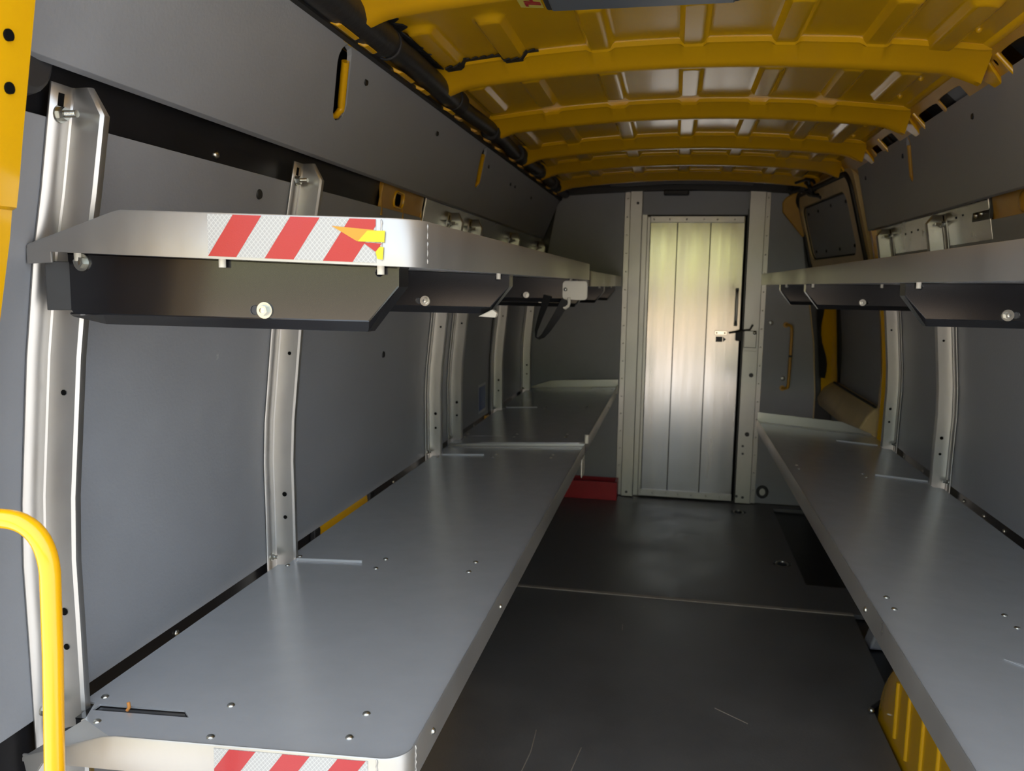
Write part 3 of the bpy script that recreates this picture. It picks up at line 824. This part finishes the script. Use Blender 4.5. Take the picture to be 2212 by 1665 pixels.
# lower door lining, sill beam, dark footwell panel
wall_sheet(xr, -1, 3.80, 4.74, .735, 1.26, off=-.012, t=.006).build('door_lining', M_panel, sd, smooth=50)
sb = MB(); sb.loft([[(.832, y, .600), (.822, y, .645), (.852, y, .705), (.885, y, .742), (.93, y, .742), (.93, y, .600)] for y in (3.785, 4.86)])
sb.build('sill_beam', M_cream, sd, bevel=.008, smooth=40)
MB().tube([(.889, y, .745) for y in (3.8, 4.1, 4.4, 4.75)], .006, 8).build('lining_bead', M_mblack, sd, smooth=60)
MB().box(.905, .915, 3.76, 4.86, -.24, .62).build('lower_lining', M_panel, sd)
fp = MB(); fp.loft([[(.842 - .05 * t, 4.852, lerp(.66, 1.32, t)), (.885 - .052 * t + .01 * math.sin(PI * t), 4.80, lerp(.66, 1.32, t)), (.905 - .05 * t, 4.73 - .02 * math.sin(PI * t), lerp(.66, 1.32, t)), (.93 - .05 * t, 4.80, lerp(.66, 1.32, t)), (.93 - .05 * t, 4.862, lerp(.66, 1.32, t))] for t in [i / 10 for i in range(11)]])
fp.build('front_pillar', M_yellow, sd, smooth=40)
sm = MB(); sm.loft([[(.826 - .045 * t, 4.846, lerp(.76, 1.24, t)), (.850 - .045 * t + .014 * math.sin(t * 9), 4.815, lerp(.76, 1.24, t)), (.850 - .045 * t, 4.86, lerp(.76, 1.24, t))] for t in [i / 12 for i in range(13)]])
sm.build('pillar_seal', M_mblack, sd, smooth=50)

# ================================================================== REAR PILLARS
def rear_pillar(side, nm, lab):
    ed = [(0, -.862), (.55, -.855), (.95, -.80), (1.173, -.754), (1.30, -.727), (1.331, -.722), (1.334, -.716), (1.36, -.711), (1.41, -.703), (1.552, -.678), (1.70, -.645), (1.80, -.61), (1.90, -.55)]
    f = (lambda x: x) if side < 0 else (lambda x: .035 - x)
    rings = []
    for z, x in ed:
        rings.append([(f(x - .34), .68, z), (f(x - .045), .68, z), (f(x - .012), .686, z), (f(x - .002), .70, z), (f(x), .72, z), (f(x), .795, z), (f(x - .01), .805, z), (f(x - .34), .805, z)])
    o = MB().loft(rings).build(nm, M_yellow, smooth=35)
    tag(o, lab, 'pillar', kind='structure')
    return o
rp = rear_pillar(-1, 'trim_2', 'yellow steel pillar of the rear door opening, beside the yellow grab rail')
for (x, y, z) in ((-.6865, .763, 1.506), (-.6955, .770, 1.455)):
    MB().cyl((x - .003, y, z), (x + .0032, y, z), .0062, n=14).build('pillar_hole', M_hole, rp)
rear_pillar(1, 'trim_3', 'yellow steel pillar of the rear door opening on the sliding door side')
rh_ = MB(); rh_.loft([[(x, .64, zc(x) - .05), (x, .70, zc(x) - .055), (x, .80, zc(x) - .03), (x, .80, 1.93), (x, .60, 1.93)] for x in [-.75 + .05 * i for i in range(32)]])
tag(rh_.build('trim_4', M_yellow, smooth=40), 'yellow steel header above the rear door opening', 'header', kind='structure')
bs = MB(); bs.cyl((-.800, .885, 1.535), (-.772, .890, 1.535), .062, .054, 28)
tag(bs.build('rubber_buffer', M_rubber, org=(-.80, .885, 1.50), bevel=.006, smooth=40), 'round dark rubber buffer between the yellow rear pillar and the wall', 'buffer')

# grab rail in front of the rear pillar
def bez(p, n=8):
    out = []
    for i in range(n + 1):
        t = i / n; out.append(Vector(p[0]) * (1 - t) ** 2 + Vector(p[1]) * 2 * t * (1 - t) + Vector(p[2]) * t * t)
    return out
rail = [(-.86, .715, 1.02), (-.75, .715, 1.008), (-.70, .715, 1.006)] + bez([(-.675, .715, 1.006), (-.632, .715, 1.003), (-.629, .715, .952)], 10) + [(-.632, .716, .86), (-.640, .718, .72), (-.645, .72, .60)] + bez([(-.648, .72, .52), (-.65, .72, .46), (-.70, .72, .45)], 6) + [(-.86, .72, .45)]
gr_ = thing('grab_rail', 'chipped yellow tubular grab rail at the rear door opening', 'rail', (-.70, .715, .45))
MB().tube(rail, .0103, 18).build('rail_tube', M_yrail, gr_, smooth=60)
for z in (1.02, .45):
    MB().cyl((-.852, .715, z), (-.862, .715, z), .026, n=16).build('rail_flange', M_yrail, gr_, smooth=40)

# ================================================================== WHEEL ARCHES
def wheel_arch(side, lab):
    x0, x1 = (-.86, -.614) if side < 0 else (.648, .895)
    mb = MB(); inner = x1 if side < 0 else x0; outer = x0 if side < 0 else x1
    N_ = 28; rings = []
    for i in range(N_ + 1):
        a = PI * i / N_
        y = 1.80 - .70 * math.cos(a); z = -.02 + .40 * math.sin(a)
        rings.append([(inner, 1.80 + (y - 1.80) * .96, -.02 + (z + .02) * .93), (inner + side * .012 * -1 + side * .024, y * .99 + .018, z * .985), (inner + side * .03, y, z), (outer, y, z), (outer, y, -.021), (inner, 1.80 + (y - 1.80) * .96, -.021)])
    mb.loft(rings, closed=True)
    t = thing('wheel_arch', lab, 'wheel arch', (0.5 * (x0 + x1), 1.80, 0), 'yellow wheel arches')
    mb.build('arch_shell', M_yellow, t, smooth=45)
    for y in (1.35, 1.5, 1.65, 1.80, 1.94, 2.06, 2.18, 2.29):
        zt = -.02 + .36 * math.sqrt(max(0, 1 - ((y - 1.8) / .66) ** 2))
        MB().tube([(inner - side * .0 , y, .03), (inner, y, zt - .03)], .007, 8).build('pressed_rib', M_yellow, t, smooth=60)
    return t
wheel_arch(-1, 'yellow steel wheel arch under the shelf, far from the sliding door')
wheel_arch(1, 'ribbed yellow steel wheel arch under the shelf on the sliding door side')
bz = MB(); bz.dome((.628, 2.47, .012), (0, -1, .6), .009, .008); tag(bz.build('bolt', M_zinc, org=(.628, 2.47, 0)), 'zinc bolt on the floor at the corner of the ribbed wheel arch', 'bolt')
bf = thing('floor_bracket', 'small grey steel bracket beside the edge of the floor board', 'bracket', (.75, 3.06, -.02))
MB().prism([(.735, 2.98, -.02), (.756, 2.98, .05), (.768, 2.98, .12), (.80, 2.98, .12), (.80, 2.98, -.02)], (0, .09, 0)).build('foot_body', M_panel, bf, bevel=.008)
MB().prism([(.756, 2.98, .045), (.770, 2.98, .118), (.80, 2.98, .118), (.80, 2.98, .05)], (0, -.004, 0)).build('foot_cap', M_frame, bf, bevel=.001)

# ================================================================== UPRIGHTS
LPOST = [(.98, 'aluminium wall upright nearest the yellow rear pillar, carrying the taped shelf fronts'),
         (1.66, 'aluminium wall upright second from the taped shelf fronts'),
         (2.85, 'aluminium wall upright on the near side of the joint between the two lower shelves'),
         (3.15, 'aluminium wall upright just beyond the joint between the two lower shelves'),
         (3.95, 'aluminium wall upright just past the blue sticker, second from the bulkhead'),
         (4.75, 'aluminium wall upright in the corner next to the bulkhead, above the red crate')]
RPOST = [(.98, 'aluminium wall upright at the rear end of the wall with the sliding door'),
         (1.66, 'aluminium wall upright second from the rear end on the sliding door side'),
         (2.85, 'aluminium wall upright second from the sliding door'),
         (3.50, 'aluminium wall upright right beside the sliding door pillar')]
def upright(side, Y, lab, grp):
    fx = xl if side < 0 else xr
    s = 1 if side < 0 else -1
    t = thing('wall_upright', lab, 'upright', (fx(0.3), Y, .02), grp)
    zs = ([.372] if abs(Y - 1.66) < .01 else [.02, .3]) + [.55, .75, .86, .90, .95, 1.0, 1.10, 1.15, 1.22, 1.29, 1.37, 1.44, 1.470, 1.505 if side < 0 else 1.498]
    rings = []
    for z in zs:
        x = fx(z) + s * .003
        wd = .047
        li = .010
        if z >= 1.498: wd, li = .024, .004
        rings.append([(x, Y - .040, z), (x, Y - .003, z), (x + s * .003, Y, z), (x + s * (wd - .003), Y, z), (x + s * wd, Y + .003, z), (x + s * wd, Y + .003 + li, z)])
    MB().loft(rings, closed=False).build('post_section', M_post, t, solid=.003, smooth=30)
    # wall bolt with nut in its slot
    zb = 1.468
    xb = fx(zb) + s * .003
    slot = MB(); slot.prism([(fx(z) + s * .0042, y, z) for y, z in ((Y - .027, zb + .004), (Y - .017, zb + .004), (Y - .017, zb + .026), (Y - .027, zb + .026))], (s * .0012, 0, 0))
    slot.build('slot', M_hole, t)
    bt = MB(); c = Vector((xb, Y - .022, zb)); d = Vector((s, 0, 0))
    bt.cyl(c + d * .0015, c + d * .004, .0115, n=18); bt.hexa(c + d * .004, d, .0088, .008); 
    for k in range(7): bt.cyl(c + d * (.012 + .0022 * k), c + d * (.0132 + .0022 * k), .0048, .0040, n=10); bt.cyl(c + d * (.0132 + .0022 * k), c + d * (.0142 + .0022 * k), .0040, .0048, n=10)
    bt.build('wall_bolt', M_zinc, t, smooth=35)
    for z, r in ((.782, .0055), (.729, .0045), (1.10, .004)):
        h = MB(); h.cyl((fx(z) + s * .030, Y - .0018, z), (fx(z) + s * .030, Y - .0024, z), r, n=12); h.build('bolt_hole', M_hole, t)
    fb_ = MB(); c = Vector((fx(.64) + s * .004, Y - .024, .642)); fb_.cyl(c, c + d * .003, .009, n=14); fb_.hexa(c + d * .003, d, .007, .006); fb_.cyl(c + d * .009, c + d * .016, .004, n=8)
    fb_.build('foot_bolt', M_zinc, t, smooth=35)
    return t
for Y, lab in LPOST: upright(-1, Y, lab, 'uprights on the long wall')
for Y, lab in RPOST: upright(1, Y, lab, 'uprights on the sliding door wall')

# ================================================================== SHELVES
def shelf(lab, side, xa, W, y0, y1, zf, tilt, lip, posts, slots, rivets, grp, endlip=False, r=.034, floor_mat=None, nearlip=True, drop=.004, endh=None, bent=False):
    """tray: u = distance from aisle edge towards the wall; z = zf - tilt*u is the tray floor"""
    s = -1 if side < 0 else 1
    X = lambda u: xa + s * u
    Z = lambda u: zf - tilt * u
    t = thing('shelf_tray', lab, 'shelf', (X(W / 2), (y0 + y1) / 2, Z(W / 2)), grp)
    nd = min(W - .006, abs((xl if side < 0 else xr)(Z(W)) - xa) - .0545)      # notch depth that clears an upright
    # floor sheet with post notches and divider slots
    out = [(0.002, y0 + r)] + [(0.002 + r - r * math.cos(a), y0 + .002 + r - r * math.sin(a)) for a in [PI / 2 * i / 5 for i in range(1, 6)]]
    if bent: out += [(W - .125, y0 + .002), (W - .040, y0 + .048), (nd, .98 + .018), (W, .98 + .022)]
    else: out += [(W, y0 + .002)]
    for yp in sorted(posts):
        if y0 + .03 < yp - .05 and yp + .02 < y1:
            out += [(W, yp - .052), (nd, yp - .046), (nd, yp + .018), (W, yp + .020)]
    out += [(W, y1 - .002), (.002, y1 - .002)]
    hl = []
    for (ya, ua, ub, wy) in slots:
        hl.append([(ua, ya), (ub, ya), (ub, ya + wy), (ua + .018, ya + wy)])
    fs = plate(out, hl, lambda u, y: (X(u), y, Z(u)), lambda u, y: (X(u), y, Z(u) - .003)).build('tray_floor', floor_mat or M_shelf, t)
    if bent:
        A = (X(W - .125), y0 + .002, Z(W - .125)); B_ = (X(W - .040), y0 + .048, Z(W - .040)); C_ = (X(W + .02), y0 + .003, Z(W) - drop + .006)
        MB().prism([A, B_, C_], (0, 0, -.002)).build('bent_corner', M_alu, t)
    # slot lips (thin sheet edges, pale colour stands in for light on them)
    for (ya, ua, ub, wy) in slots[(1 if nearlip else 0):]:
        MB().prism([(X(ua), ya + wy, Z(ua)), (X(ub), ya + wy, Z(ub)), (X(ub), ya + wy, Z(ub) + .005), (X(ua), ya + wy, Z(ua) + .005)], (0, .0025, 0)).build('lit_slot_edge', M_paper, fs, org=ORG[t.name])
    # upturned lip: near end, rounded corner, aisle side, far end
    path = []
    ch = .125
    if nearlip:
        if bent: path += [(W + .022, y0, -drop + .006, (0, -1)), (W + .018, y0, -drop + .008, (0, -1)), (W - ch + .02, y0, lip - .002, (0, -1)), (W - ch - .0, y0, lip, (0, -1))]
        else: path += [(W, y0, .004, (0, -1)), (W - .004, y0, .006, (0, -1)), (W - ch, y0, lip - .003, (0, -1)), (W - ch - .012, y0, lip, (0, -1))]
        path += [(W - (W - ch - r - .02) * k / 6 - ch - .012, y0, lip, (0, -1)) for k in range(1, 6)]
        for i in range(0, 9):
            a = PI / 2 * i / 8
            path.append((r - r * math.sin(a), y0 + r - r * math.cos(a), lip, (-math.sin(a), -math.cos(a))))
    else:
        path.append((0, y0, lip, (-1, 0)))
    for k in range(1, 7): path.append((0, lerp(y0 + r, y1, k / 6), lip, (-1, 0)))
    lm = MB(); rings = []
    th = .0035
    for (u, y, h, nn) in path:
        ui, yi = u - nn[0] * th, y - nn[1] * th
        z = Z(u)
        dr_ = drop
        rings.append([(X(u), y, z - dr_), (X(u), y, z + h - .0015), (X(lerp(u, ui, .3)), lerp(y, yi, .3), z + h), (X(lerp(u, ui, .7)), lerp(y, yi, .7), z + h), (X(ui), yi, z + h - .0015), (X(ui), yi, z - dr_)])
    lm.loft(rings)
    lm.build('tray_lip', M_alu, t, smooth=40)
    if endlip:
        e = MB()
        hh = endh or lip
        pts = [(0, .0), (0, hh), (W - .13, hh), (W - .005, .006), (W - .005, 0)]
        e.prism([(X(u), y1 - .004, Z(u) + h) for u, h in pts], (0, .0035, 0))
        e.build('end_lip', M_alu, t, bevel=.001)
        e = MB(); e.prism([(X(u), y1 - .03, Z(u) + .0005) for u in (0.004, W - .01)] + [(X(u), y1 - .004, Z(u) + .0005) for u in (W - .01, 0.004)], (0, 0, .002)); e.build('end_fold', M_alu, t)
    # rivets
    r0 = None
    for (u, y) in rivets:
        if r0 is None:
            rb = MB(); rb.dome((X(u), y, Z(u)), (0, 0, 1), .0058, .0036, 12); r0 = rb.build('rivet', M_zinc, t, org=(X(u), y, Z(u)), smooth=60)
        else: share(r0, (X(u), y, Z(u)), t)
    return t, X, Z

xaL = -.303
WLs = .532
us = (.097, .303, .508)
def riv(ys_): return [(u, y) for y in ys_ for u in us]
low_rear, X1, Z1 = shelf('lower shelf with red and white tape on its near front, below the long upper shelf', -1, xaL, WLs, .905, 2.985, .662, .05, .008,
    [.98, 1.66, 2.85], [(.978, .345, .500, .0175), (1.634, .348, .502, .006), (2.803, .345, .502, .006)],
    [(.097, .960), (.285, .935), (.470, .950), (.508, 1.016), (.303, 1.018), (.097, 1.022)] + riv((1.607, 1.668, 2.775, 2.825)),
    'shelf trays opposite the sliding door', endlip=True, drop=.040, endh=.012, bent=True)
low_far, X2, Z2 = shelf('lower shelf that ends at the bulkhead above the red crate', -1, xaL, WLs, 2.992, 4.82, .664, .05, .012,
    [3.15, 3.95, 4.75], [(3.187, .345, .502, .006), (3.972, .345, .502, .006)],
    riv((3.165, 3.226, 3.95, 4.01)), 'shelf trays opposite the sliding door', endlip=True, drop=.036, endh=.045)
up_rear, X3, Z3 = shelf('long upper shelf with red, white and yellow tape at its near corner', -1, -.298, .526, .928, 2.925, 1.281, -.028, .052,
    [.98, 1.66, 2.85], [], [], 'shelf trays opposite the sliding door', endlip=True, r=.04)
up_far, X4, Z4 = shelf('upper shelf that ends at the door frame of the bulkhead', -1, -.298, .522, 2.955, 4.72, 1.258, -.028, .052,
    [3.15, 3.95], [], [], 'shelf trays opposite the sliding door', endlip=True, r=.02)
low_right, X5, Z5 = shelf('lower shelf on the sliding door side, with a paper scrap on its sheet', 1, .388, .49, .905, 3.765, .662, .075, .010,
    [.98, 1.66, 2.85, 3.50], [(1.64, .29, .455, .006), (2.868, .30, .465, .006), (3.49, .29, .45, .006)],
    [(u, y) for y in (.96, 1.02, 1.60, 1.66, 2.823, 2.876) for u in (.046, .26)], 'shelf trays on the sliding door side', endlip=True, drop=.038, endh=.045)
up_right, X6, Z6 = shelf('upper shelf on the sliding door side', 1, .390, .444, .928, 3.93, 1.277, -.01, .044,
    [.98, 1.66, 2.85, 3.50], [], [], 'shelf trays on the sliding door side', endlip=False)

# loose tabs at the wall end of the near lips
MB().prism([(-.8265, .929, 1.295), (-.79, .929, 1.294), (-.79, .929, 1.277), (-.8265, .929, 1.275)], (0, .004, 0)).build('lip_tab', M_alu, up_rear, bevel=.001)
MB().prism([(-.858, .906, .604), (-.82, .906, .604), (-.842, .906, .572), (-.852, .906, .570)], (0, .004, 0)).build('lip_tab', M_alu, low_rear, bevel=.001)
# weld beads at the rounded corners
def weld(parent, x, y, z0, z1):
    pth = [(x + .0006 * math.sin(i * 2.1), y + .0004 * math.cos(i * 1.7), lerp(z0, z1, i / 14)) for i in range(15)]
    MB().tube(pth, [.0009 + .0004 * (i % 2) for i in range(15)], 8).build('weld_bead', M_alu, parent, smooth=60)
weld(up_rear, -.298 - .043, .9275, 1.284, 1.332); weld(up_rear, -.2985, .972, 1.282, 1.331)
weld(low_rear, xaL - .038, .9045, .622, .667); weld(low_rear, xaL + .0005, .943, .624, .669)

# ------------------------------------------------------------------ warning tape on the near lips
def tape(parent, X, Z, y, u0, u1, h0, h1, slant, period, phase, red_last=True):
    tp = MB()
    P = lambda u, h, d: (X(u), y - d, Z(u) + h)
    tp.prism([P(u0, h0, 0), P(u1, h0, 0), P(u1, h1, 0), P(u0, h1, 0)], (0, -.0006, 0))
    o = tp.build('warning_tape', M_twhite, parent); o['label'] = 'red and white striped reflective tape'
    k = 0; u = u0 + phase
    while u > u1 - .1:
        a, b = u, u - period * .5
        q_ = [(a, h0), (b, h0), (b - slant, h1), (a - slant, h1)]
        # clip to tape ends
        poly = []
        for i in range(4):
            (ua, ha), (ub, hb) = q_[i], q_[(i + 1) % 4]
            poly.append((ua, ha))
        def clip(poly, lim, keep_less):
            out = []
            for i in range(len(poly)):
                a_, b_ = poly[i], poly[(i + 1) % len(poly)]
                ia = a_[0] <= lim if keep_less else a_[0] >= lim
                ib = b_[0] <= lim if keep_less else b_[0] >= lim
                if ia: out.append(a_)
                if ia != ib:
                    t = (lim - a_[0]) / (b_[0] - a_[0]); out.append((lim, lerp(a_[1], b_[1], t)))
            return out
        poly = clip(clip(poly, u0, True), u1, False) if poly else poly
        if len(poly) >= 3:
            MB().prism([P(uu, hh, .0006) for uu, hh in poly], (0, -.0003, 0)).build('red_stripe', M_tred, o, org=ORG[parent.name])
        u -= period
    return o
# u runs from the aisle edge (0) towards the wall
tpo = tape(up_rear, X3, Z3, .9278, .268, .050, -.001, .050, .0345, .0755, .0)
P3 = lambda u, h, d=.0012: (X3(u), .9278 - d, Z3(u) + h)
MB().prism([P3(.105, .0405), P3(.053, .0375), P3(.050, .0365), P3(.073, .0235)], (0, -.0003, 0)).build('tape_scrap', M_tora, tpo, org=ORG[up_rear.name])
MB().prism([P3(.072, .0235, .0016), P3(.060, .0365, .0016), P3(.038, .0370, .0016), P3(.039, .0235, .0016)], (0, -.0003, 0)).build('tape_scrap', M_tyel, tpo, org=ORG[up_rear.name])
MB().prism([P3(.050, .012, .0014), P3(.045, .018, .0014), P3(.040, .018, .0014), P3(.041, .003, .0014), P3(.048, .004, .0014)], (0, -.0003, 0)).build('tape_scrap', M_tyel, tpo, org=ORG[up_rear.name])
MB().prism([P3(.066, .0225, .0013), P3(.042, .022, .0013), P3(.050, .012, .0013)], (0, -.0003, 0)).build('tape_scrap', M_tred, tpo, org=ORG[up_rear.name])
tape(low_rear, X1, Z1, .9048, .262, .050, -.040, .004, .034, .075, .012)

# ------------------------------------------------------------------ brackets under the trays
def bracket(side, Y, xa, zt, tilt, lab, grp, big=True):
    s = -1 if side < 0 else 1
    fx = xl if side < 0 else xr
    X = lambda u: xa + s * u
    zz = lambda u: zt - tilt * u
    xw = abs(fx(zt - .05) - xa) - .05
    t = thing('shelf_bracket', lab, 'bracket', (X(xw / 2), Y, zt - .08), grp)
    a = [(.032, zz(.032) - .0005), (.032, zz(.032) - .024), (.070, zt - .066), (xw - .005, zt - .066), (xw, zt - .06), (xw, zz(xw) - .0005)]
    hl = [circ(.222, zt - .056, .006, 12), circ(.056, zz(.056) - .008, .005, 10)]
    plate(a, hl, lambda u, z: (X(u), Y, z), lambda u, z: (X(u), Y + .0025, z)).build('bracket_web', M_black, t, bevel=.0008)
    # flange folded back along end, chamfer and underside
    seq = [((.032, zz(.032) - .0005), (0, 0)), ((.032, zz(.032) - .024), (0, 0)), ((.070, zt - .066), (0, 0)), ((xw - .06, zt - .066), (0, 0))]
    fm = MB()
    r1, r2, r3 = [], [], []
    ends = [(.032, zz(.032) - .0005, 0, .036), (.032, zz(.032) - .024, 0, .036), (.070, zt - .066, -.013, .036), (xw - .05, zt - .066, -.013, .036), (xw, zt - .066, -.004, .02)]
    for (u, z, dz, dy) in ends:
        lowp = (.070 - .032) * .0
        r1.append((X(u), Y, z)); r2.append((X(u + (.006 if dz else 0)), Y + .013, z + dz)); r3.append((X(u + (.006 if dz else 0)), Y + dy, z + dz))
    fm.loft([r1, r2, r3], closed=False)
    fm.build('bracket_flange', M_black, t, solid=.0025)
    tp = MB(); tp.box(min(X(.03), X(xw)), max(X(.03), X(xw)), Y + .001, Y + .036, 0, .002)
    tf = MB(); tf.prism([(X(.03), Y, zz(.03) - .0022), (X(xw), Y, zz(xw) - .0022), (X(xw), Y + .036, zz(xw) - .0022), (X(.03), Y + .036, zz(.03) - .0022)], (0, 0, .0018))
    tf.build('top_flange', M_black, t)
    # wall-side tab
    tb = MB(); tb.prism([(X(xw - .002), Y, zz(xw) - .012), (X(xw - .002), Y, zt - .062), (X(xw + .018), Y - .020, zt - .062), (X(xw + .018), Y - .020, zz(xw) - .012)], (0, .0025, 0))
    tb.build('wall_tab', M_mblack, t, bevel=.0008)
    # bolts
    d = Vector((0, -1, 0))
    for (u, z, r) in ((.208, zt - .056, .0105), (xw - .022, zz(xw) - .0128, .0115)):
        c = Vector((X(u), Y, z)); b_ = MB()
        b_.cyl(c, c + d * .0025, r, n=20); b_.hexa(c + d * .0025, d, r * .66, .0065); b_.dome(c + d * .0085, d, r * .4, .001, 10)
        b_.build('bolt', M_zinc, t, smooth=30)
    for u in (.052, .062 + .2, xw - .02):
        c = Vector((X(u), Y - .006, zz(u) + .0009)); b_ = MB(); b_.cyl(c, c + Vector((0, 0, -.0115)), .0045, n=10); b_.build('rivet_tail', M_white, t, smooth=40)
    return t
GU = 'black brackets under the upper shelf opposite the sliding door'
bracket(-1, .955, -.298, 1.2772, -.028, 'shiny black shelf bracket directly below the upper red and white tape', GU)
b2 = bracket(-1, 1.635, -.298, 1.2772, -.028, 'black bracket under the long upper shelf with a pale wedge at its tip', GU)
bracket(-1, 2.82, -.298, 1.2772, -.028, 'black bracket under the upper shelf beside the hanging strap', GU)
bracket(-1, 3.12, -.298, 1.2542, -.028, 'black bracket under the upper far shelf, just past the shelf joint', GU)
bracket(-1, 3.92, -.298, 1.2542, -.028, 'black bracket under the middle of the upper far shelf', GU)
bracket(-1, 4.66, -.298, 1.2542, -.028, 'black bracket under the upper far shelf, closest to the bulkhead', GU)
bracket(-1, .962, xaL, .6582, .05, 'black bracket below the open slot of the taped lower shelf', 'black brackets under the lower shelves')
GR = 'black brackets under the upper shelf on the sliding door side'
bracket(1, .955, .390, 1.2732, -.01, 'black bracket at the rear end of the upper shelf on the sliding door side', GR)
bracket(1, 1.64, .390, 1.2732, -.01, 'black bracket under the upper shelf on the sliding door side, second from its rear end', GR)
bracket(1, 2.82, .390, 1.2732, -.01, 'black bracket at the second upright from the sliding door pillar', GR)
bracket(1, 3.47, .390, 1.2732, -.01, 'black bracket under the upper shelf beside the sliding door pillar', GR)
wd_ = MB(); wd_.prism([(-.392, 1.628, 1.192), (-.362, 1.628, 1.207), (-.352, 1.628, 1.200), (-.356, 1.628, 1.190)], (0, .018, 0)); wd_.build('plastic_wedge', M_white, b2, bevel=.002)

# ------------------------------------------------------------------ latch with hanging strap, clips on the lower lip
lt = thing('strap_latch', 'pale metal latch plate with hook at the joint of the upper shelves', 'latch', (-.33, 2.86, 1.21))
plate(rrect(-.375, -.290, 1.208, 1.272, .012, 4), [], lambda u, v: (u, 2.79, v), lambda u, v: (u, 2.795, v)).build('latch_plate', M_white, lt, bevel=.001)
MB().tube([(-.352, 2.786, 1.215), (-.350, 2.782, 1.20), (-.352, 2.780, 1.188), (-.362, 2.780, 1.180), (-.372, 2.782, 1.182)], .0055, 10).build('hook', M_white, lt, smooth=60)
MB().dome((-.365, 2.79, 1.243), (0, -1, 0), .007, .005).build('screw', M_zinc, lt, smooth=60)
stp = [(-.360, 2.778, 1.205), (-.372, 2.776, 1.185), (-.395, 2.775, 1.145), (-.42, 2.775, 1.105), (-.437, 2.775, 1.082), (-.452, 2.775, 1.073), (-.462, 2.776, 1.078), (-.462, 2.78, 1.10), (-.452, 2.79, 1.14), (-.440, 2.80, 1.18), (-.430, 2.81, 1.22)]
rb = MB(); rings = []
for i, p in enumerate(stp):
    p = Vector(p); a = Vector(stp[max(0, i - 1)]); b = Vector(stp[min(len(stp) - 1, i + 1)])
    d = (b - a).normalized(); nrm = Vector((0, -1, 0)).cross(d).normalized()
    tw = abs(i - 5.5) / 5.5
    wv = (nrm * (.25 + .9 * tw) + Vector((0, 1, 0)) * (1 - .85 * tw)).normalized() * (.010 + .006 * tw)
    n2 = d.cross(wv).normalized() * .0008
    rings.append([p + wv + n2, p - wv + n2, p - wv - n2, p + wv - n2])
rb.loft(rings)
tag(rb.build('hanging_strap', M_strap, org=(-.43, 2.78, 1.07), smooth=50), 'black webbing strap looped below the latch plate', 'strap')
cl = thing('lip_clip', 'pale rounded clip over the lip at the joint of the lower shelves', 'clip', (-.30, 2.90, .62))
plate(rrect(2.86, 2.955, .570, .640, .012, 4), [], lambda u, v: (-.3022, u, v), lambda u, v: (-.299, u, v)).build('clip_plate', M_white, cl, bevel=.001)
MB().tube([(-.301, 3.02, .668), (-.301, 3.02, .700)], .008, 8).build('clip_knob', M_white, cl, smooth=60)
for y in (4.1, 4.62):
    MB().dome((-.3025, y, .645), (1, 0, 0), .007, .005).build('lip_bolt', M_zinc, low_far, smooth=60)
for y in (1.47, 1.02): MB().dome((-.3025, y, .645), (1, 0, 0), .005, .004).build('lip_bolt', M_zinc, low_rear, smooth=60)
for y in (1.62, 1.05): MB().dome((.3875, y, .645), (-1, 0, 0), .006, .004).build('lip_bolt', M_zinc, low_right, smooth=60)
# scraps on the shelves
MB().prism([(.566, 1.435, Z5(.178) + .001), (.590, 1.425, Z5(.2) + .001), (.588, 1.418, Z5(.2) + .001), (.578, 1.426, Z5(.19) + .001)], (0, 0, .0005))
sc_ = MB(); sc_.prism([(.566, 1.437, Z5(.178) + .0006), (.592, 1.426, Z5(.204) + .0006), (.591, 1.414, Z5(.203) + .0006), (.579, 1.424, Z5(.191) + .0006)], (0, 0, .0006))
tag(sc_.build('paper_scrap', M_paper, org=(.58, 1.425, Z5(.19))), 'tiny pale paper scrap on the shelf of the sliding door side', 'scrap')
cg = MB(); cg.tube([(-.752, .986, .638), (-.749, .987, .643), (-.751, .988, .650)], .0025, 8)
tag(cg.build('litter_scrap', M_cig, org=(-.75, .987, .636), smooth=50), 'orange scrap stuck in the open slot of the taped lower shelf', 'scrap')

# ================================================================== RED CRATE
rc = thing('red_crate', 'low open red crate on the floor under the far shelf, against the bulkhead', 'crate', (-.47, 4.79, 0))
x0, x1, y0, y1, zt = -.665, -.285, 4.725, 4.855, .108
for nm, a in (('side_board', (x0, x1, y0, y0 + .014, .0, zt)), ('side_board', (x0, x1, y1 - .014, y1, .0, zt)), ('end_board', (x0, x0 + .014, y0 + .014, y1 - .014, .0, zt)), ('end_board', (x1 - .014, x1, y0 + .014, y1 - .014, .0, zt))):
    MB().box(*a).build(nm, M_red, rc, bevel=.002)
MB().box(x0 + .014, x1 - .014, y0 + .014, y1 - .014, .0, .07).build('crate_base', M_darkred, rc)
